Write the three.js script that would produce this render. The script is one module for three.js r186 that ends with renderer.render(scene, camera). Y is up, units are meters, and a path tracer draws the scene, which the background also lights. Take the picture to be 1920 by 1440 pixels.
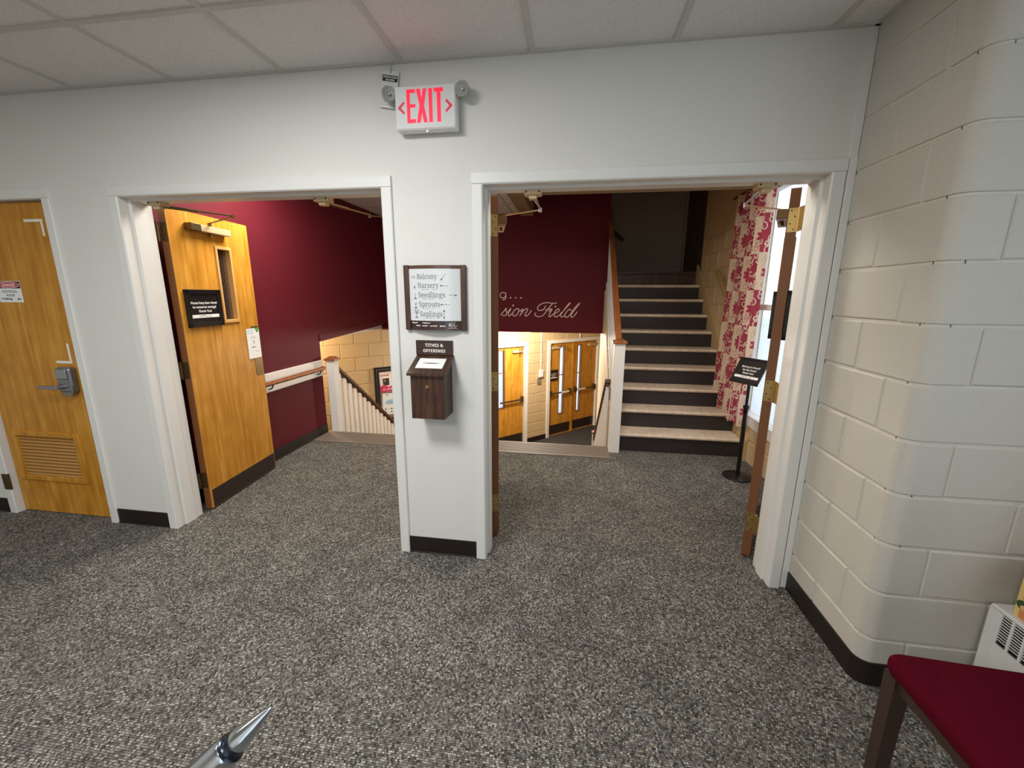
import * as THREE from 'three';
import { RoundedBoxGeometry } from 'three/addons/geometries/RoundedBoxGeometry.js';
import { mergeGeometries, mergeVertices } from 'three/addons/utils/BufferGeometryUtils.js';
import { RectAreaLightUniformsLib } from 'three/addons/lights/RectAreaLightUniformsLib.js';

// ------------------------------------------------------------------ camera, sky, area lights, exposure
RectAreaLightUniformsLib.init();
const scene = new THREE.Scene();
const camera = new THREE.PerspectiveCamera(86.12, 4 / 3, 0.05, 200);
camera.rotation.order = 'YXZ';
camera.rotation.set(-0.21263, 0.14616, 0.00539);
camera.position.set(0, 1.518, 2.115);
scene.add(camera);
scene.background = new THREE.Color().setRGB(0.82, 0.96, 1.1);
scene.backgroundIntensity = 1.6;
const renderer = new THREE.WebGLRenderer({ antialias: true });
renderer.toneMapping = THREE.LinearToneMapping;
renderer.toneMappingExposure = 1.0;
renderer.shadowMap.enabled = true;
const UNSEEN_TROFFER = 50.0;          // radiance of the unseen ceiling panels lighting the room
const UNSEEN_TROFFERS = [[-1.1475, 1.385, 0.585], [-1.1475, 3.51, 1.195], [-3.617, 2.2908, 1.195]];  // all out of view; the last one is added to brighten the louvred door
const UNSEEN_HALL_PANELS = [[-2.1, -0.95, 42, 'by the red wall'], [0.35, -0.8, 24, 'near the upper stairs']], UNSEEN_LOBBY_LAMP = 14;

// ------------------------------------------------------------------ helpers
let seed = 7;
const rnd = () => { seed = (seed * 1664525 + 1013904223) >>> 0; return seed / 4294967296; };
const hash = (x, y, s = 0) => { let h = (x * 374761393 + y * 668265263 + s * 974634777) | 0; h = Math.imul(h ^ (h >>> 13), 1274126177); return ((h ^ (h >>> 16)) >>> 0) / 4294967296; };
function vnoise(x, y, px, py, s) {           // tileable value noise
  const x0 = Math.floor(x), y0 = Math.floor(y), fx = x - x0, fy = y - y0;
  const u = fx * fx * (3 - 2 * fx), v = fy * fy * (3 - 2 * fy);
  const m = (a, b) => hash(((a % px) + px) % px, ((b % py) + py) % py, s);
  return (m(x0, y0) * (1 - u) + m(x0 + 1, y0) * u) * (1 - v) + (m(x0, y0 + 1) * (1 - u) + m(x0 + 1, y0 + 1) * u) * v;
}
function dataTex(w, h, f, srgb = true) {
  const d = new Uint8Array(w * h * 4);
  for (let y = 0; y < h; y++) for (let x = 0; x < w; x++) { const c = f(x, y); const i = (y * w + x) * 4; d[i] = c[0]; d[i + 1] = c[1]; d[i + 2] = c[2]; d[i + 3] = 255; }
  const t = new THREE.DataTexture(d, w, h); t.wrapS = t.wrapT = THREE.RepeatWrapping; t.magFilter = THREE.LinearFilter; t.minFilter = THREE.LinearFilter;
  if (srgb) t.colorSpace = THREE.SRGBColorSpace; t.needsUpdate = true; return t;
}
function canvasTex(w, h, draw) {
  const c = document.createElement('canvas'); c.width = w; c.height = h; const g = c.getContext('2d'); draw(g, w, h);
  const t = new THREE.CanvasTexture(c); t.colorSpace = THREE.SRGBColorSpace; return t;
}
const rep = (t, x, y) => { const r = t.clone(); r.repeat.set(x, y); r.needsUpdate = true; return r; };
const mat = (color, roughness = 0.7, o = {}) => new THREE.MeshStandardMaterial({ color, roughness, metalness: 0, ...o });

function uvm(g) {                             // uv in metres by dominant axis
  g = g.index ? g.toNonIndexed() : g; const p = g.attributes.position, uv = new Float32Array(p.count * 2);
  const a = new THREE.Vector3(), b = new THREE.Vector3(), c = new THREE.Vector3();
  for (let i = 0; i < p.count; i += 3) {
    a.fromBufferAttribute(p, i); b.fromBufferAttribute(p, i + 1); c.fromBufferAttribute(p, i + 2);
    const n = b.clone().sub(a).cross(c.clone().sub(a)); const ax = Math.abs(n.x), ay = Math.abs(n.y), az = Math.abs(n.z);
    [a, b, c].forEach((v, k) => { const j = (i + k) * 2; if (ay >= ax && ay >= az) { uv[j] = v.x; uv[j + 1] = v.z; } else if (ax >= az) { uv[j] = v.z; uv[j + 1] = v.y; } else { uv[j] = v.x; uv[j + 1] = v.y; } });
  }
  g.setAttribute('uv', new THREE.BufferAttribute(uv, 2)); return g;
}
const flat = (g) => { g = g.index ? g.toNonIndexed() : g; for (const k of Object.keys(g.attributes)) if (!['position', 'normal', 'uv'].includes(k)) g.deleteAttribute(k); return g; };
// box by its two corners
function bb(x0, y0, z0, x1, y1, z1, r = 0) {
  const w = Math.abs(x1 - x0), h = Math.abs(y1 - y0), d = Math.abs(z1 - z0);
  const g = r ? new RoundedBoxGeometry(w, h, d, 2, Math.min(r, w / 2.01, h / 2.01, d / 2.01)) : new THREE.BoxGeometry(w, h, d);
  return g.translate((x0 + x1) / 2, (y0 + y1) / 2, (z0 + z1) / 2);
}
const cyl = (r0, r1, h, x, y, z, ax = 'y', n = 20) => { const g = new THREE.CylinderGeometry(r1, r0, h, n); if (ax === 'x') g.rotateZ(Math.PI / 2); if (ax === 'z') g.rotateX(Math.PI / 2); return g.translate(x, y, z); };
function rod(a, b, r, n = 10) { return new THREE.TubeGeometry(new THREE.LineCurve3(new THREE.Vector3(...a), new THREE.Vector3(...b)), 1, r, n, false); }
function bar(a, b, w, h) {                     // rectangular bar between two points
  const A = new THREE.Vector3(...a), B = new THREE.Vector3(...b), L = A.distanceTo(B);
  const g = new RoundedBoxGeometry(w, h, L, 2, Math.min(w, h) * 0.2), m = new THREE.Matrix4().lookAt(A, B, new THREE.Vector3(0, 1, 0)); m.setPosition(A.clone().add(B).multiplyScalar(0.5)); return g.applyMatrix4(m);
}
function prism(pts, depth, bevel = 0) {        // polygon in xy extruded along +z
  const s = new THREE.Shape(pts.map((p) => new THREE.Vector2(...p)));
  return new THREE.ExtrudeGeometry(s, { depth, bevelEnabled: bevel > 0, bevelSize: bevel, bevelThickness: bevel, bevelOffset: -bevel, bevelSegments: 2, curveSegments: 8 });
}
// polygon in plan (x,z) extruded up from y0 to y1
function plan(pts, y0, y1, bevel = 0) {
  const g = prism(pts.map(([x, z]) => [x, -z]), y1 - y0 - 2 * bevel, bevel); g.rotateX(-Math.PI / 2); return g.translate(0, y0 + bevel, 0);
}
const used = {};
const numbered = (n) => { const k = used[n] = (used[n] ?? -1) + 1; return k ? `${n}_${String(k).padStart(3, '0')}` : n; };
function mesh(name, geos, m, parent = scene) {
  const list = (Array.isArray(geos) ? geos : [geos]).map(flat);
  const g = uvm(list.length > 1 ? mergeGeometries(list) : list[0]);
  const o = new THREE.Mesh(g, m); o.name = parent === scene ? numbered(name) : name; o.castShadow = o.receiveShadow = true; parent.add(o); return o;
}
function keepuv(name, g, m, parent) { const o = new THREE.Mesh(g, m); o.name = name; o.castShadow = o.receiveShadow = true; parent.add(o); return o; }
function thing(name, label, category, pos = [0, 0, 0], turn = 0, group) {
  const o = new THREE.Group(); o.name = numbered(name); o.position.set(...pos); o.rotation.y = turn; o.userData = { label, category }; if (group) o.userData.group = group; scene.add(o); return o;
}
function tag(o, label, category, group) { o.userData.label = label; o.userData.category = category; if (group) o.userData.group = group; return o; }
function struct(o, label) { o.userData.kind = 'structure'; if (label) o.userData.label = label; return o; }
function structGroup(name, label, pos = [0, 0, 0], turn = 0) { const o = new THREE.Group(); o.name = name; o.position.set(...pos); o.rotation.y = turn; scene.add(o); return struct(o, label); }

// ------------------------------------------------------------------ textures and materials
const plasterBump = dataTex(512, 512, (x, y) => { const v = 120 + 60 * (vnoise(x / 6, y / 6, 85, 85, 1) - 0.5) + 90 * (vnoise(x / 2.2, y / 2.2, 232, 232, 2) - 0.5); return [v, v, v]; }, false);
const carpetN = 1536, CELL = 8, NC = carpetN / CELL;
const carpetPalette = [[138, 133, 122], [118, 114, 104], [100, 95, 87], [76, 72, 64], [56, 53, 47], [120, 110, 95], [102, 93, 81], [152, 147, 136], [88, 83, 75], [110, 104, 100]];
const carpetCell = (cx, cy) => {
  const c = ((cx % NC) + NC) % NC, d = ((cy % NC) + NC) % NC; const k = hash(c, d, 5), k2 = hash(c, d, 6), mood = vnoise(c / 12, d / 12, NC / 12, NC / 12, 8);
  let i = Math.floor(Math.pow(k, 0.95) * carpetPalette.length); const p = carpetPalette[Math.min(i, 9)]; const f = 0.85 + 0.3 * k2 + 0.16 * (mood - 0.5); return [p[0] * f * 1.08, p[1] * f * 1.1, p[2] * f * 1.12, k2];
};
const loopShade = (x, y) => {
  const cy = Math.floor(y / CELL), off = (cy & 1) * CELL * 0.5, cx = Math.floor((x + off) / CELL);
  const lx = ((x + off) / CELL - cx - 0.5) * 2, ly = (y / CELL - cy - 0.5) * 2; const jx = (hash(cx % NC, cy, 11) - 0.5) * 0.5, jy = (hash(cx % NC, cy, 12) - 0.5) * 0.5;
  const r2 = (lx - jx) ** 2 * 0.8 + (ly - jy) ** 2; return [cx, cy, Math.max(0, 1 - r2 * 0.6)];
};
const carpetMap = dataTex(carpetN, carpetN, (x, y) => { const [cx, cy, s] = loopShade(x, y); const c = carpetCell(cx, cy); const n = 0.85 + 0.3 * hash(x, y, 3), f = (0.46 + 0.62 * s) * n; return [c[0] * f, c[1] * f, c[2] * f].map((v) => Math.min(255, v)); });
const carpetBump = dataTex(carpetN, carpetN, (x, y) => { const s = loopShade(x, y)[2] * 215 + 30 * hash(x, y, 4); return [s, s, s]; }, false);
const CS = 1.45; // metres covered by the carpet texture
function woodTex(s, base, dark, streak = 1, w = 512, h = 1024) {
  return dataTex(w, h, (x, y) => {
    const plank = Math.floor(x / (w / 2)), off = hash(plank, 3, s) * 40;
    const g = vnoise(x / 5, (y + off) / 90, Math.round(w / 5), Math.round(h / 90), s) * 0.5 + vnoise(x / 16, y / 150, w / 16, Math.round(h / 150), s + 1) * 0.9 + vnoise(x / 2, y / 20, w / 2, Math.round(h / 20), s + 2) * 0.3 * streak;
    const mott = vnoise(x / 40, y / 46, Math.round(w / 40), Math.round(h / 46), s + 4) - 0.5;
    let t = Math.min(1, Math.max(0, (g - 0.55) * 0.8 + 0.28 + mott * 0.35 + (plank ? 0.08 : -0.02)));
    return base.map((b, i) => b + (dark[i] - b) * t);
  });
}
const mapleTex = woodTex(21, [212, 154, 64], [174, 116, 32], 0.6);
const darkWoodTex = woodTex(31, [94, 62, 42], [46, 28, 20], 1.6, 256, 512);
const oakTex = woodTex(41, [178, 112, 62], [120, 66, 32], 1.4, 256, 512);
const treadTex = woodTex(51, [232, 214, 192], [206, 184, 160], 1.2, 256, 512);
const tileTex = dataTex(512, 512, (x, y) => { const n = hash(x >> 1, y >> 1, 61), n2 = vnoise(x / 3, y / 3, 171, 171, 62); const v = n > 0.93 ? 196 : 230 + 20 * (n2 - 0.5) + 10 * (hash(x, y, 63) - 0.5); return [v, v * 0.985, v * 0.965]; });
const tileBump = dataTex(512, 512, (x, y) => { const n = hash(x >> 1, y >> 1, 61); const v = n > 0.93 ? 60 : 170 + 50 * (vnoise(x / 3, y / 3, 171, 171, 62) - 0.5); return [v, v, v]; }, false);
const fabricBump = dataTex(256, 256, (x, y) => { const v = 128 + 70 * Math.sin(x * Math.PI / 4) * Math.sin(y * Math.PI / 4) + 50 * (hash(x, y, 71) - 0.5); return [v, v, v]; }, false);

const M = {
  wall: mat('#dcdad2', 0.75, { bumpMap: rep(plasterBump, 3, 3), bumpScale: 0.0012 }),
  frame: mat('#dfded8', 0.42),
  block: mat('#c6c1b4', 0.62, { bumpMap: rep(plasterBump, 4, 4), bumpScale: 0.002 }),
  mortar: mat('#cdc8bb', 0.65),
  tile: mat('#ffffff', 0.95, { map: rep(tileTex, 2.5, 2.5), bumpMap: rep(tileBump, 2.5, 2.5), bumpScale: 0.0012 }),
  grid: mat('#c9c5bd', 0.5),
  carpet: mat('#ffffff', 1, { map: rep(carpetMap, 1 / CS, 1 / CS), bumpMap: rep(carpetBump, 1 / CS, 1 / CS), bumpScale: 0.004 }),
  lobbyCarpet: mat('#3f3d3b', 1, { bumpMap: rep(carpetBump, 1 / CS, 1 / CS), bumpScale: 0.004 }),
  maple: new THREE.MeshPhysicalMaterial({ color: '#ffffff', roughness: 0.42, specularIntensity: 0.45, map: rep(mapleTex, 1.35, 0.62) }),
  slat: mat('#b58443', 0.45),
  mapleEdge: mat('#7a4c28', 0.55),
  darkwood: mat('#ffffff', 0.45, { map: rep(darkWoodTex, 4, 1.6) }),
  oak: mat('#ffffff', 0.4, { map: rep(oakTex, 5, 2) }),
  tread: mat('#ffffff', 0.5, { map: rep(treadTex, 2, 4) }),
  riser: mat('#2b2523', 0.5),
  base: mat('#1d130e', 0.5),
  plate: mat('#2a1f1c', 0.4),
  red: new THREE.MeshPhysicalMaterial({ color: '#5e1a24', roughness: 0.6, specularIntensity: 0.35, bumpMap: rep(plasterBump, 3, 3), bumpScale: 0.0008 }),
  beige: mat('#ccb288', 0.6, { bumpMap: rep(plasterBump, 4, 4), bumpScale: 0.0018 }),
  beigeMortar: mat('#bfa072', 0.7),
  white: mat('#e9e6df', 0.45),
  grayWall: mat('#a59c8c', 0.7),
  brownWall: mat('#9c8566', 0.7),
  brass: mat('#b89a5e', 0.36, { metalness: 0.85 }),
  bronze: mat('#6e5a3c', 0.4, { metalness: 0.8 }),
  tan: mat('#c9b28a', 0.45, { metalness: 0.25 }),
  steel: mat('#a9abb0', 0.28, { metalness: 0.95 }),
  chrome: mat('#cfd6de', 0.12, { metalness: 1 }),
  black: mat('#0d0c0c', 0.35),
  hole: mat('#080706', 0.9),
  nosing: mat('#7a6d60', 0.6),
  plasticWhite: mat('#e6e6e2', 0.4),
  gray: mat('#a3a39e', 0.4),
  heater: mat('#dedcd4', 0.45),
  chairFabric: new THREE.MeshPhysicalMaterial({ color: '#54081a', roughness: 1, specularIntensity: 0.12, bumpMap: rep(fabricBump, 20, 20), bumpScale: 0.0012 }),
  chairWood: mat('#3b2a20', 0.4),
  pane: new THREE.MeshPhysicalMaterial({ color: '#ffffff', transmission: 1, thickness: 0, roughness: 0.02, ior: 1.5 }),
  acrylic: new THREE.MeshPhysicalMaterial({ color: '#ffffff', transmission: 1, thickness: 0, roughness: 0.03, ior: 1.49 }),
  darkGlass: mat('#15100d', 0.12),
  ground: mat('#e4e5e8', 0.9),
};

// ------------------------------------------------------------------ the room shell
const CEIL = 2.587, RX = 1.172, FZ = 0.56, WX = 1.8;     // ceiling height, block return wall, its far face, window wall
struct(mesh('floor', bb(-5.1, -0.2, -1.66, WX + 0.1, 0, 5.1), M.carpet), 'grey and brown speckled loop carpet');
// partition wall with three openings
const FH = 2.05;
const wallBack = mesh('wall_back', [
  bb(-5.1, FH + 0.012, -0.165, WX + 0.1, 4.6, 0), bb(-5.1, 0, -0.165, -3.847, FH + 0.012, 0), bb(-3.028, 0, -0.165, -2.557, FH + 0.012, 0),
  bb(-0.963, 0, -0.165, -0.479, FH + 0.012, 0), bb(1.1, 0, -0.165, WX + 0.1, FH + 0.012, 0)], M.wall);
struct(wallBack, 'off-white painted wall with three doorways');
struct(mesh('wall_left', bb(-5.1, 0, 0, -5, 2.8, 5.1), M.wall)); struct(mesh('wall_front', [bb(-5.1, 0, 5, -0.5, 2.8, 5.1), bb(0.62, 0, 5, WX + 0.1, 2.8, 5.1), bb(-0.5, 2.15, 5, 0.62, 2.8, 5.1)], M.wall));
{ const w = structGroup('unseen_window_3', 'unseen tall glazed opening in the wall behind the viewer'); mesh('window_frame', [bb(-0.5, 0, 5.02, -0.44, 2.15, 5.08), bb(0.56, 0, 5.02, 0.62, 2.15, 5.08), bb(-0.44, 2.09, 5.02, 0.56, 2.15, 5.08), bb(-0.44, 0, 5.02, 0.56, 0.1, 5.08)], M.white, w); mesh('window_pane', bb(-0.44, 0.1, 5.048, 0.56, 2.09, 5.052), M.pane, w); }  // unseen window, placed for the bright reflection on the directory sign

// ceiling: backing, grid bars, tiles
const ceiling = struct(mesh('ceiling', bb(-5.1, CEIL + 0.02, 0, WX + 0.1, 2.8, 5.1), M.wall), 'suspended ceiling of pale mineral tiles in a metal grid');
const gridX = []; for (let x = -2.075 - 0.6165 * 5; x < WX + 0.3; x += 0.6165) gridX.push(x);
const gridZ = [0.0, 0.462, 1.0716, 1.6812, 2.9004, 4.1196, 5.0];
for (let i = 0; i < gridX.length; i++) { const x = gridX[i]; if (x > -5 && x < WX) mesh('grid_bar', bb(x - 0.012, CEIL - 0.002, 0.0, x + 0.012, CEIL + 0.012, 5), M.grid, ceiling); }
for (const z of gridZ.slice(1, 6)) mesh('grid_bar', bb(-5, CEIL - 0.0025, z - 0.012, WX, CEIL + 0.011, z + 0.012), M.grid, ceiling);
mesh('wall_angle', [bb(-5, CEIL - 0.004, 0, RX, CEIL + 0.01, 0.02), bb(RX - 0.02, CEIL - 0.004, 0, RX, CEIL + 0.01, FZ)], M.grid, ceiling);
for (let i = 0; i < gridX.length - 1; i++) for (let j = 0; j < gridZ.length - 1; j++) {
  const x0 = Math.max(-5, gridX[i]) + 0.008, x1 = Math.min(WX, gridX[i + 1]) - 0.008, z0 = gridZ[j] + 0.008, z1 = gridZ[j + 1] - 0.008; if (x1 - x0 < 0.05) continue;
  if (UNSEEN_TROFFERS.some(([x, z]) => x > x0 && x < x1 && z > z0 && z < z1)) continue;
  mesh('ceiling_tile', bb(x0, CEIL + 0.004 + rnd() * 0.002, z0, x1, CEIL + 0.022, z1, 0.003), M.tile, ceiling);
}
// unseen ceiling panels behind and above the camera, placed to light the room
for (const [x, z, len] of UNSEEN_TROFFERS) {
  const gi = gridX.findIndex((g, i) => x > g && x < gridX[i + 1]), gj = gridZ.findIndex((g, j) => z > g && z < gridZ[j + 1]);
  const x0 = gridX[gi] + 0.012, x1 = gridX[gi + 1] - 0.012, z0 = gridZ[gj] + 0.012, z1 = gridZ[gj + 1] - 0.012, cx = (x0 + x1) / 2, cz = (z0 + z1) / 2;
  const t = thing('unseen_ceiling_light', 'unseen recessed rectangular fluorescent panel set in the tiled ceiling', 'light', [cx, CEIL, cz], 0, 'unseen ceiling panels');
  mesh('housing', [bb(x0 - cx, 0.002, z0 - cz, x1 - cx, 0.02, z0 - cz + 0.03), bb(x0 - cx, 0.002, z1 - cz - 0.03, x1 - cx, 0.02, z1 - cz), bb(x0 - cx, 0.002, z0 - cz, x0 - cx + 0.03, 0.02, z1 - cz), bb(x1 - cx - 0.03, 0.002, z0 - cz, x1 - cx, 0.02, z1 - cz)], M.white, t);
  mesh('lamp_diffuser', bb(x0 - cx + 0.03, 0.008, z0 - cz + 0.03, x1 - cx - 0.03, 0.018, z1 - cz - 0.03), mat('#ffffff', 0.6, { emissive: new THREE.Color().setRGB(0.985, 0.99, 1), emissiveIntensity: 1.5 }), t);
  const l = new THREE.RectAreaLight(new THREE.Color().setRGB(0.985, 0.99, 1), len < 1 ? UNSEEN_TROFFER : x < -2 ? UNSEEN_TROFFER * 0.14 : UNSEEN_TROFFER * 0.5, 0.53, len - 0.06); l.position.set(cx, CEIL - 0.004, cz); l.rotation.x = -Math.PI / 2; scene.add(l);
}

// ------------------------------------------------------------------ concrete block walls
const blockCache = {};
function blockGeo(w, h, d = 0.02, c = 0.006) {             // chamfered front, facing +z, lower left corner at 0,0
  const k = [w, h].map((v) => v.toFixed(3)).join(); if (blockCache[k]) return blockCache[k];
  const q = [], f = (a, b, cc, dd) => q.push(...a, ...b, ...cc, ...a, ...cc, ...dd);
  const F = [[c, c, 0], [w - c, c, 0], [w - c, h - c, 0], [c, h - c, 0]], O = [[0, 0, -c], [w, 0, -c], [w, h, -c], [0, h, -c]], B = O.map((p) => [p[0], p[1], -d]);
  f(F[0], F[1], F[2], F[3]); for (let i = 0; i < 4; i++) { const j = (i + 1) % 4; f(O[i], O[j], F[j], F[i]); f(B[i], B[j], O[j], O[i]); }
  const g = new THREE.BufferGeometry(); g.setAttribute('position', new THREE.Float32BufferAttribute(q, 3)); g.computeVertexNormals(); return (blockCache[k] = uvm(g));
}
const COURSE = 0.2032, J = 0.0095;
function addBlock(parent, m, w, h, pos, turn) { const o = new THREE.Mesh(blockGeo(w - J, h - J), m); o.name = 'block'; o.position.set(...pos); o.rotation.y = turn; o.castShadow = o.receiveShadow = true; parent.add(o); }
// a run of blocks on a straight wall: along local x from x0 to x1, joints at phase + n*0.4064
function blockRun(parent, m, x0, x1, y0, y1, phaseA, phaseB, at, turn, holes = [], first = 0.2077) {
  const ys = [y0]; for (let y = first; y < y1 - 0.01; y += COURSE) if (y > y0 + 0.01) ys.push(y); ys.push(y1);
  for (let i = 0; i < ys.length - 1; i++) {
    const ph = Math.round((ys[i] - first) / COURSE) & 1 ? phaseA : phaseB; const xs = [x0]; for (let x = ph - 40 * 0.4064; x < x1 - 0.02; x += 0.4064) if (x > x0 + 0.02) xs.push(x); xs.push(x1);
    for (let k = 0; k < xs.length - 1; k++) {
      let parts = [[xs[k], xs[k + 1]]]; const ym = (ys[i] + ys[i + 1]) / 2;
      for (const [h0, h1, hy0, hy1] of holes) if (ym > hy0 && ym < hy1) parts = parts.flatMap(([a, b]) => (b <= h0 || a >= h1) ? [[a, b]] : [[a, Math.min(b, h0)], [Math.max(a, h1), b]].filter(([p, q]) => q - p > 0.03));
      for (const [a, b] of parts) { const p = at(a + J / 2, ys[i] + J / 2); addBlock(parent, m, b - a, ys[i + 1] - ys[i], p, turn); }
    }
  }
}
// right return wall with its bullnose corner
const wallRight = struct(mesh('wall_right', [bb(RX + 0.006, 0, 0, WX + 0.1, CEIL + 0.05, FZ - 0.006 - 0.05), bb(RX + 0.056, 0, FZ - 0.06, WX + 0.1, CEIL + 0.05, FZ - 0.006),
  plan([[RX + 0.006, FZ - 0.06], [RX + 0.006, FZ - 0.05], ...[...Array(7)].map((_, i) => { const a = i / 6 * Math.PI / 2; return [RX + 0.05 - 0.044 * Math.cos(a), FZ - 0.05 + 0.044 * Math.sin(a)]; }), [RX + 0.06, FZ - 0.006], [RX + 0.06, FZ - 0.06]], 0, CEIL + 0.05)], M.mortar), 'cream painted concrete block wall with a rounded corner');
{
  const R = 0.05, ys = [0]; for (let y = 0.2077; y < CEIL; y += COURSE) ys.push(y); ys.push(CEIL + 0.02);
  for (let i = 0; i < ys.length - 1; i++) {
    const n = Math.round((ys[i] - 0.2077) / COURSE), long = (n & 1) !== 0, zj = long ? 0.225 : 0.405, xj = long ? 1.32 : 1.553, h = ys[i + 1] - ys[i];
    const arc = []; for (let a = 0; a <= 8; a++) { const t = a / 8 * Math.PI / 2; arc.push([RX + R - R * Math.cos(t), FZ - R + R * Math.sin(t)]); }
    const pts = [[RX, zj + J / 2], ...arc, [xj - J / 2, FZ], [xj - J / 2, FZ - 0.02], [RX + 0.06, FZ - 0.02], [RX + 0.02, FZ - 0.06], [RX + 0.02, zj + J / 2]];
    const o = mesh('block', plan(pts, ys[i] + J / 2, ys[i + 1] - J / 2, 0.004), M.block, wallRight);
    // blocks between the corner block and the partition, and between the corner block and the window wall
    const zs = zj - 0.4064 > 0.02 ? [0.0, zj - 0.4064, zj] : [0.0, zj];
    for (let k = 0; k < zs.length - 1; k++) addBlock(wallRight, M.block, zs[k + 1] - zs[k], h, [RX, ys[i] + J / 2, zs[k] + J / 2], -Math.PI / 2);
    const xs = [xj]; for (let x = xj + 0.4064; x < WX; x += 0.4064) xs.push(x); xs.push(WX);
    for (let k = 0; k < xs.length - 1; k++) if (xs[k + 1] - xs[k] > 0.03) addBlock(wallRight, M.block, xs[k + 1] - xs[k], h, [xs[k] + J / 2, ys[i] + J / 2, FZ], 0);
  }
}
// window wall to the right, out of frame: its daylight reaches the block wall
struct(mesh('wall_window', [bb(WX, 0, FZ, WX + 0.1, 0.75, 5.1), bb(WX, 2.4, FZ, WX + 0.1, 2.8, 5.1), bb(WX, 0.75, FZ, WX + 0.1, 2.4, 0.85), bb(WX, 0.75, 3.9, WX + 0.1, 2.4, 5.1)], M.wall));
{
  const w = structGroup('unseen_window_1', 'unseen white framed window in the side wall');
  mesh('window_frame', [bb(WX + 0.02, 0.75, 0.85, WX + 0.08, 0.8, 3.9), bb(WX + 0.02, 2.35, 0.85, WX + 0.08, 2.4, 3.9), bb(WX + 0.02, 0.8, 0.85, WX + 0.08, 2.35, 0.9), bb(WX + 0.02, 0.8, 3.85, WX + 0.08, 2.35, 3.9), bb(WX + 0.02, 0.8, 2.34, WX + 0.08, 2.35, 2.4)], M.white, w);
  mesh('window_pane', bb(WX + 0.048, 0.8, 0.9, WX + 0.052, 2.35, 2.34), M.pane, w); mesh('window_pane', bb(WX + 0.048, 0.8, 2.4, WX + 0.052, 2.35, 3.85), M.pane, w);
}

// ------------------------------------------------------------------ steel door frames, one per doorway
let trimN = 0;
function doorFrame(x0, x1, top, z1, label) {                // x0..x1 clear opening at the rabbet; face 56 mm
  const F = 0.056, P = 0.016, S = 0.011;
  const prof = (s) => [[-F, -0.01], [-F, P - 0.004], [-F + 0.004, P], [-0.006, P], [0, P - 0.006], [0, -0.045], [S, -0.053], [S, -0.12], [0, -0.128], [0, z1], [-0.03, z1], [-0.03, -0.01]].map(([a, b]) => [a * s, b]);
  const o = structGroup(`trim_${++trimN}`, label);
  const L = prof(1).map(([a, b]) => [x0 + a, b]), Rr = prof(-1).map(([a, b]) => [x1 + a, b]).reverse();
  mesh('jamb', plan(L, 0, top + 0.001), M.frame, o); mesh('jamb', plan(Rr, 0, top + 0.001), M.frame, o);
  // head: same profile turned; built as a prism along x
  const pr = prof(1).map(([a, b]) => [b, top - a]); // (z, y)
  const g = prism(pr, x1 - x0 + 2 * F); g.rotateY(-Math.PI / 2); // z->x
  // after rotateY(-90): (x,y,z)->( -z , y, x ): shift
  g.translate(x1 + F, 0, 0); mesh('head', g, M.frame, o); return o;
}
doorFrame(-3.827, -3.048, 2.045, -0.165, 'white painted steel frame round the louvred door');
doorFrame(-2.537, -0.983, FH - 0.008, -0.18, 'white painted steel frame of the left double doorway');
doorFrame(-0.459, 1.08, FH - 0.008, -0.18, 'white painted steel frame of the right double doorway');
// filler strip between the right frame and the block wall
struct(mesh('trim_4', [bb(1.14, 0.005, 0, RX, 2.1, 0.014, 0.003), bb(1.14, 2.1, 0, RX, CEIL, 0.006)], M.frame), 'narrow painted filler strip beside the block wall');

// baseboards
const cove = (pts, y1 = 0.1) => plan(pts, 0, y1);
function baseStrip(name, x0, x1, label) { struct(mesh(name, [bb(x0, 0.004, 0, x1, 0.1, 0.006), bb(x0, 0.0, 0, x1, 0.008, 0.014, 0.003)], M.base), label); }
baseStrip('baseboard_pier', -2.992, -2.594, 'dark brown rubber baseboard between the two left doorways');
baseStrip('baseboard_column', -0.926, -0.516, 'dark brown rubber baseboard under the offering box');
baseStrip('baseboard_left', -5, -3.884, 'dark brown rubber baseboard left of the louvred door');
{
  const t = 0.007, R = 0.05, pts = [[RX - t, 0.0]]; for (let a = 0; a <= 8; a++) { const k = a / 8 * Math.PI / 2; pts.push([RX + R - (R + t) * Math.cos(k), FZ - R + (R + t) * Math.sin(k)]); }
  pts.push([1.56, FZ + t], [1.56, FZ - 0.002], [RX + R, FZ - 0.002], [RX + 0.012, FZ - R], [RX + 0.002, 0]);
  struct(mesh('baseboard_right', cove(pts, 0.102), M.base), 'dark brown rubber baseboard round the block corner');
}

// ------------------------------------------------------------------ the stair hall behind the doorways
const LX = -2.70, HX = 1.65, FARZ = -3.7, LOW = -1.42, TOPY = 4.6;
struct(mesh('wall_hall_left', [bb(LX - 0.12, 0, -1.96, LX, TOPY, -0.165)], M.red), 'dark red painted wall beside the landing');
{
  const g = prism([[1.96, 1.02], [1.96, TOPY], [3.8, TOPY], [3.8, 1.115]], 0.12); g.rotateY(Math.PI / 2); g.translate(LX - 0.12, 0, 0); // x->-z, z->x
  const o = struct(mesh('wall_hall_upper', g, M.red), 'dark red upper wall over the lower stairs');
  const b = prism([[1.96, 1.02], [1.96, 1.095], [3.8, 1.19], [3.8, 1.115]], 0.012); b.rotateY(Math.PI / 2); b.translate(LX, 0, 0); mesh('border', b, M.red, o);
}
struct(mesh('wall_hall_far', bb(LX - 0.12, 1.008, FARZ - 0.1, 0.43, TOPY, FARZ), M.red), 'dark red wall with white lettering');
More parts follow.
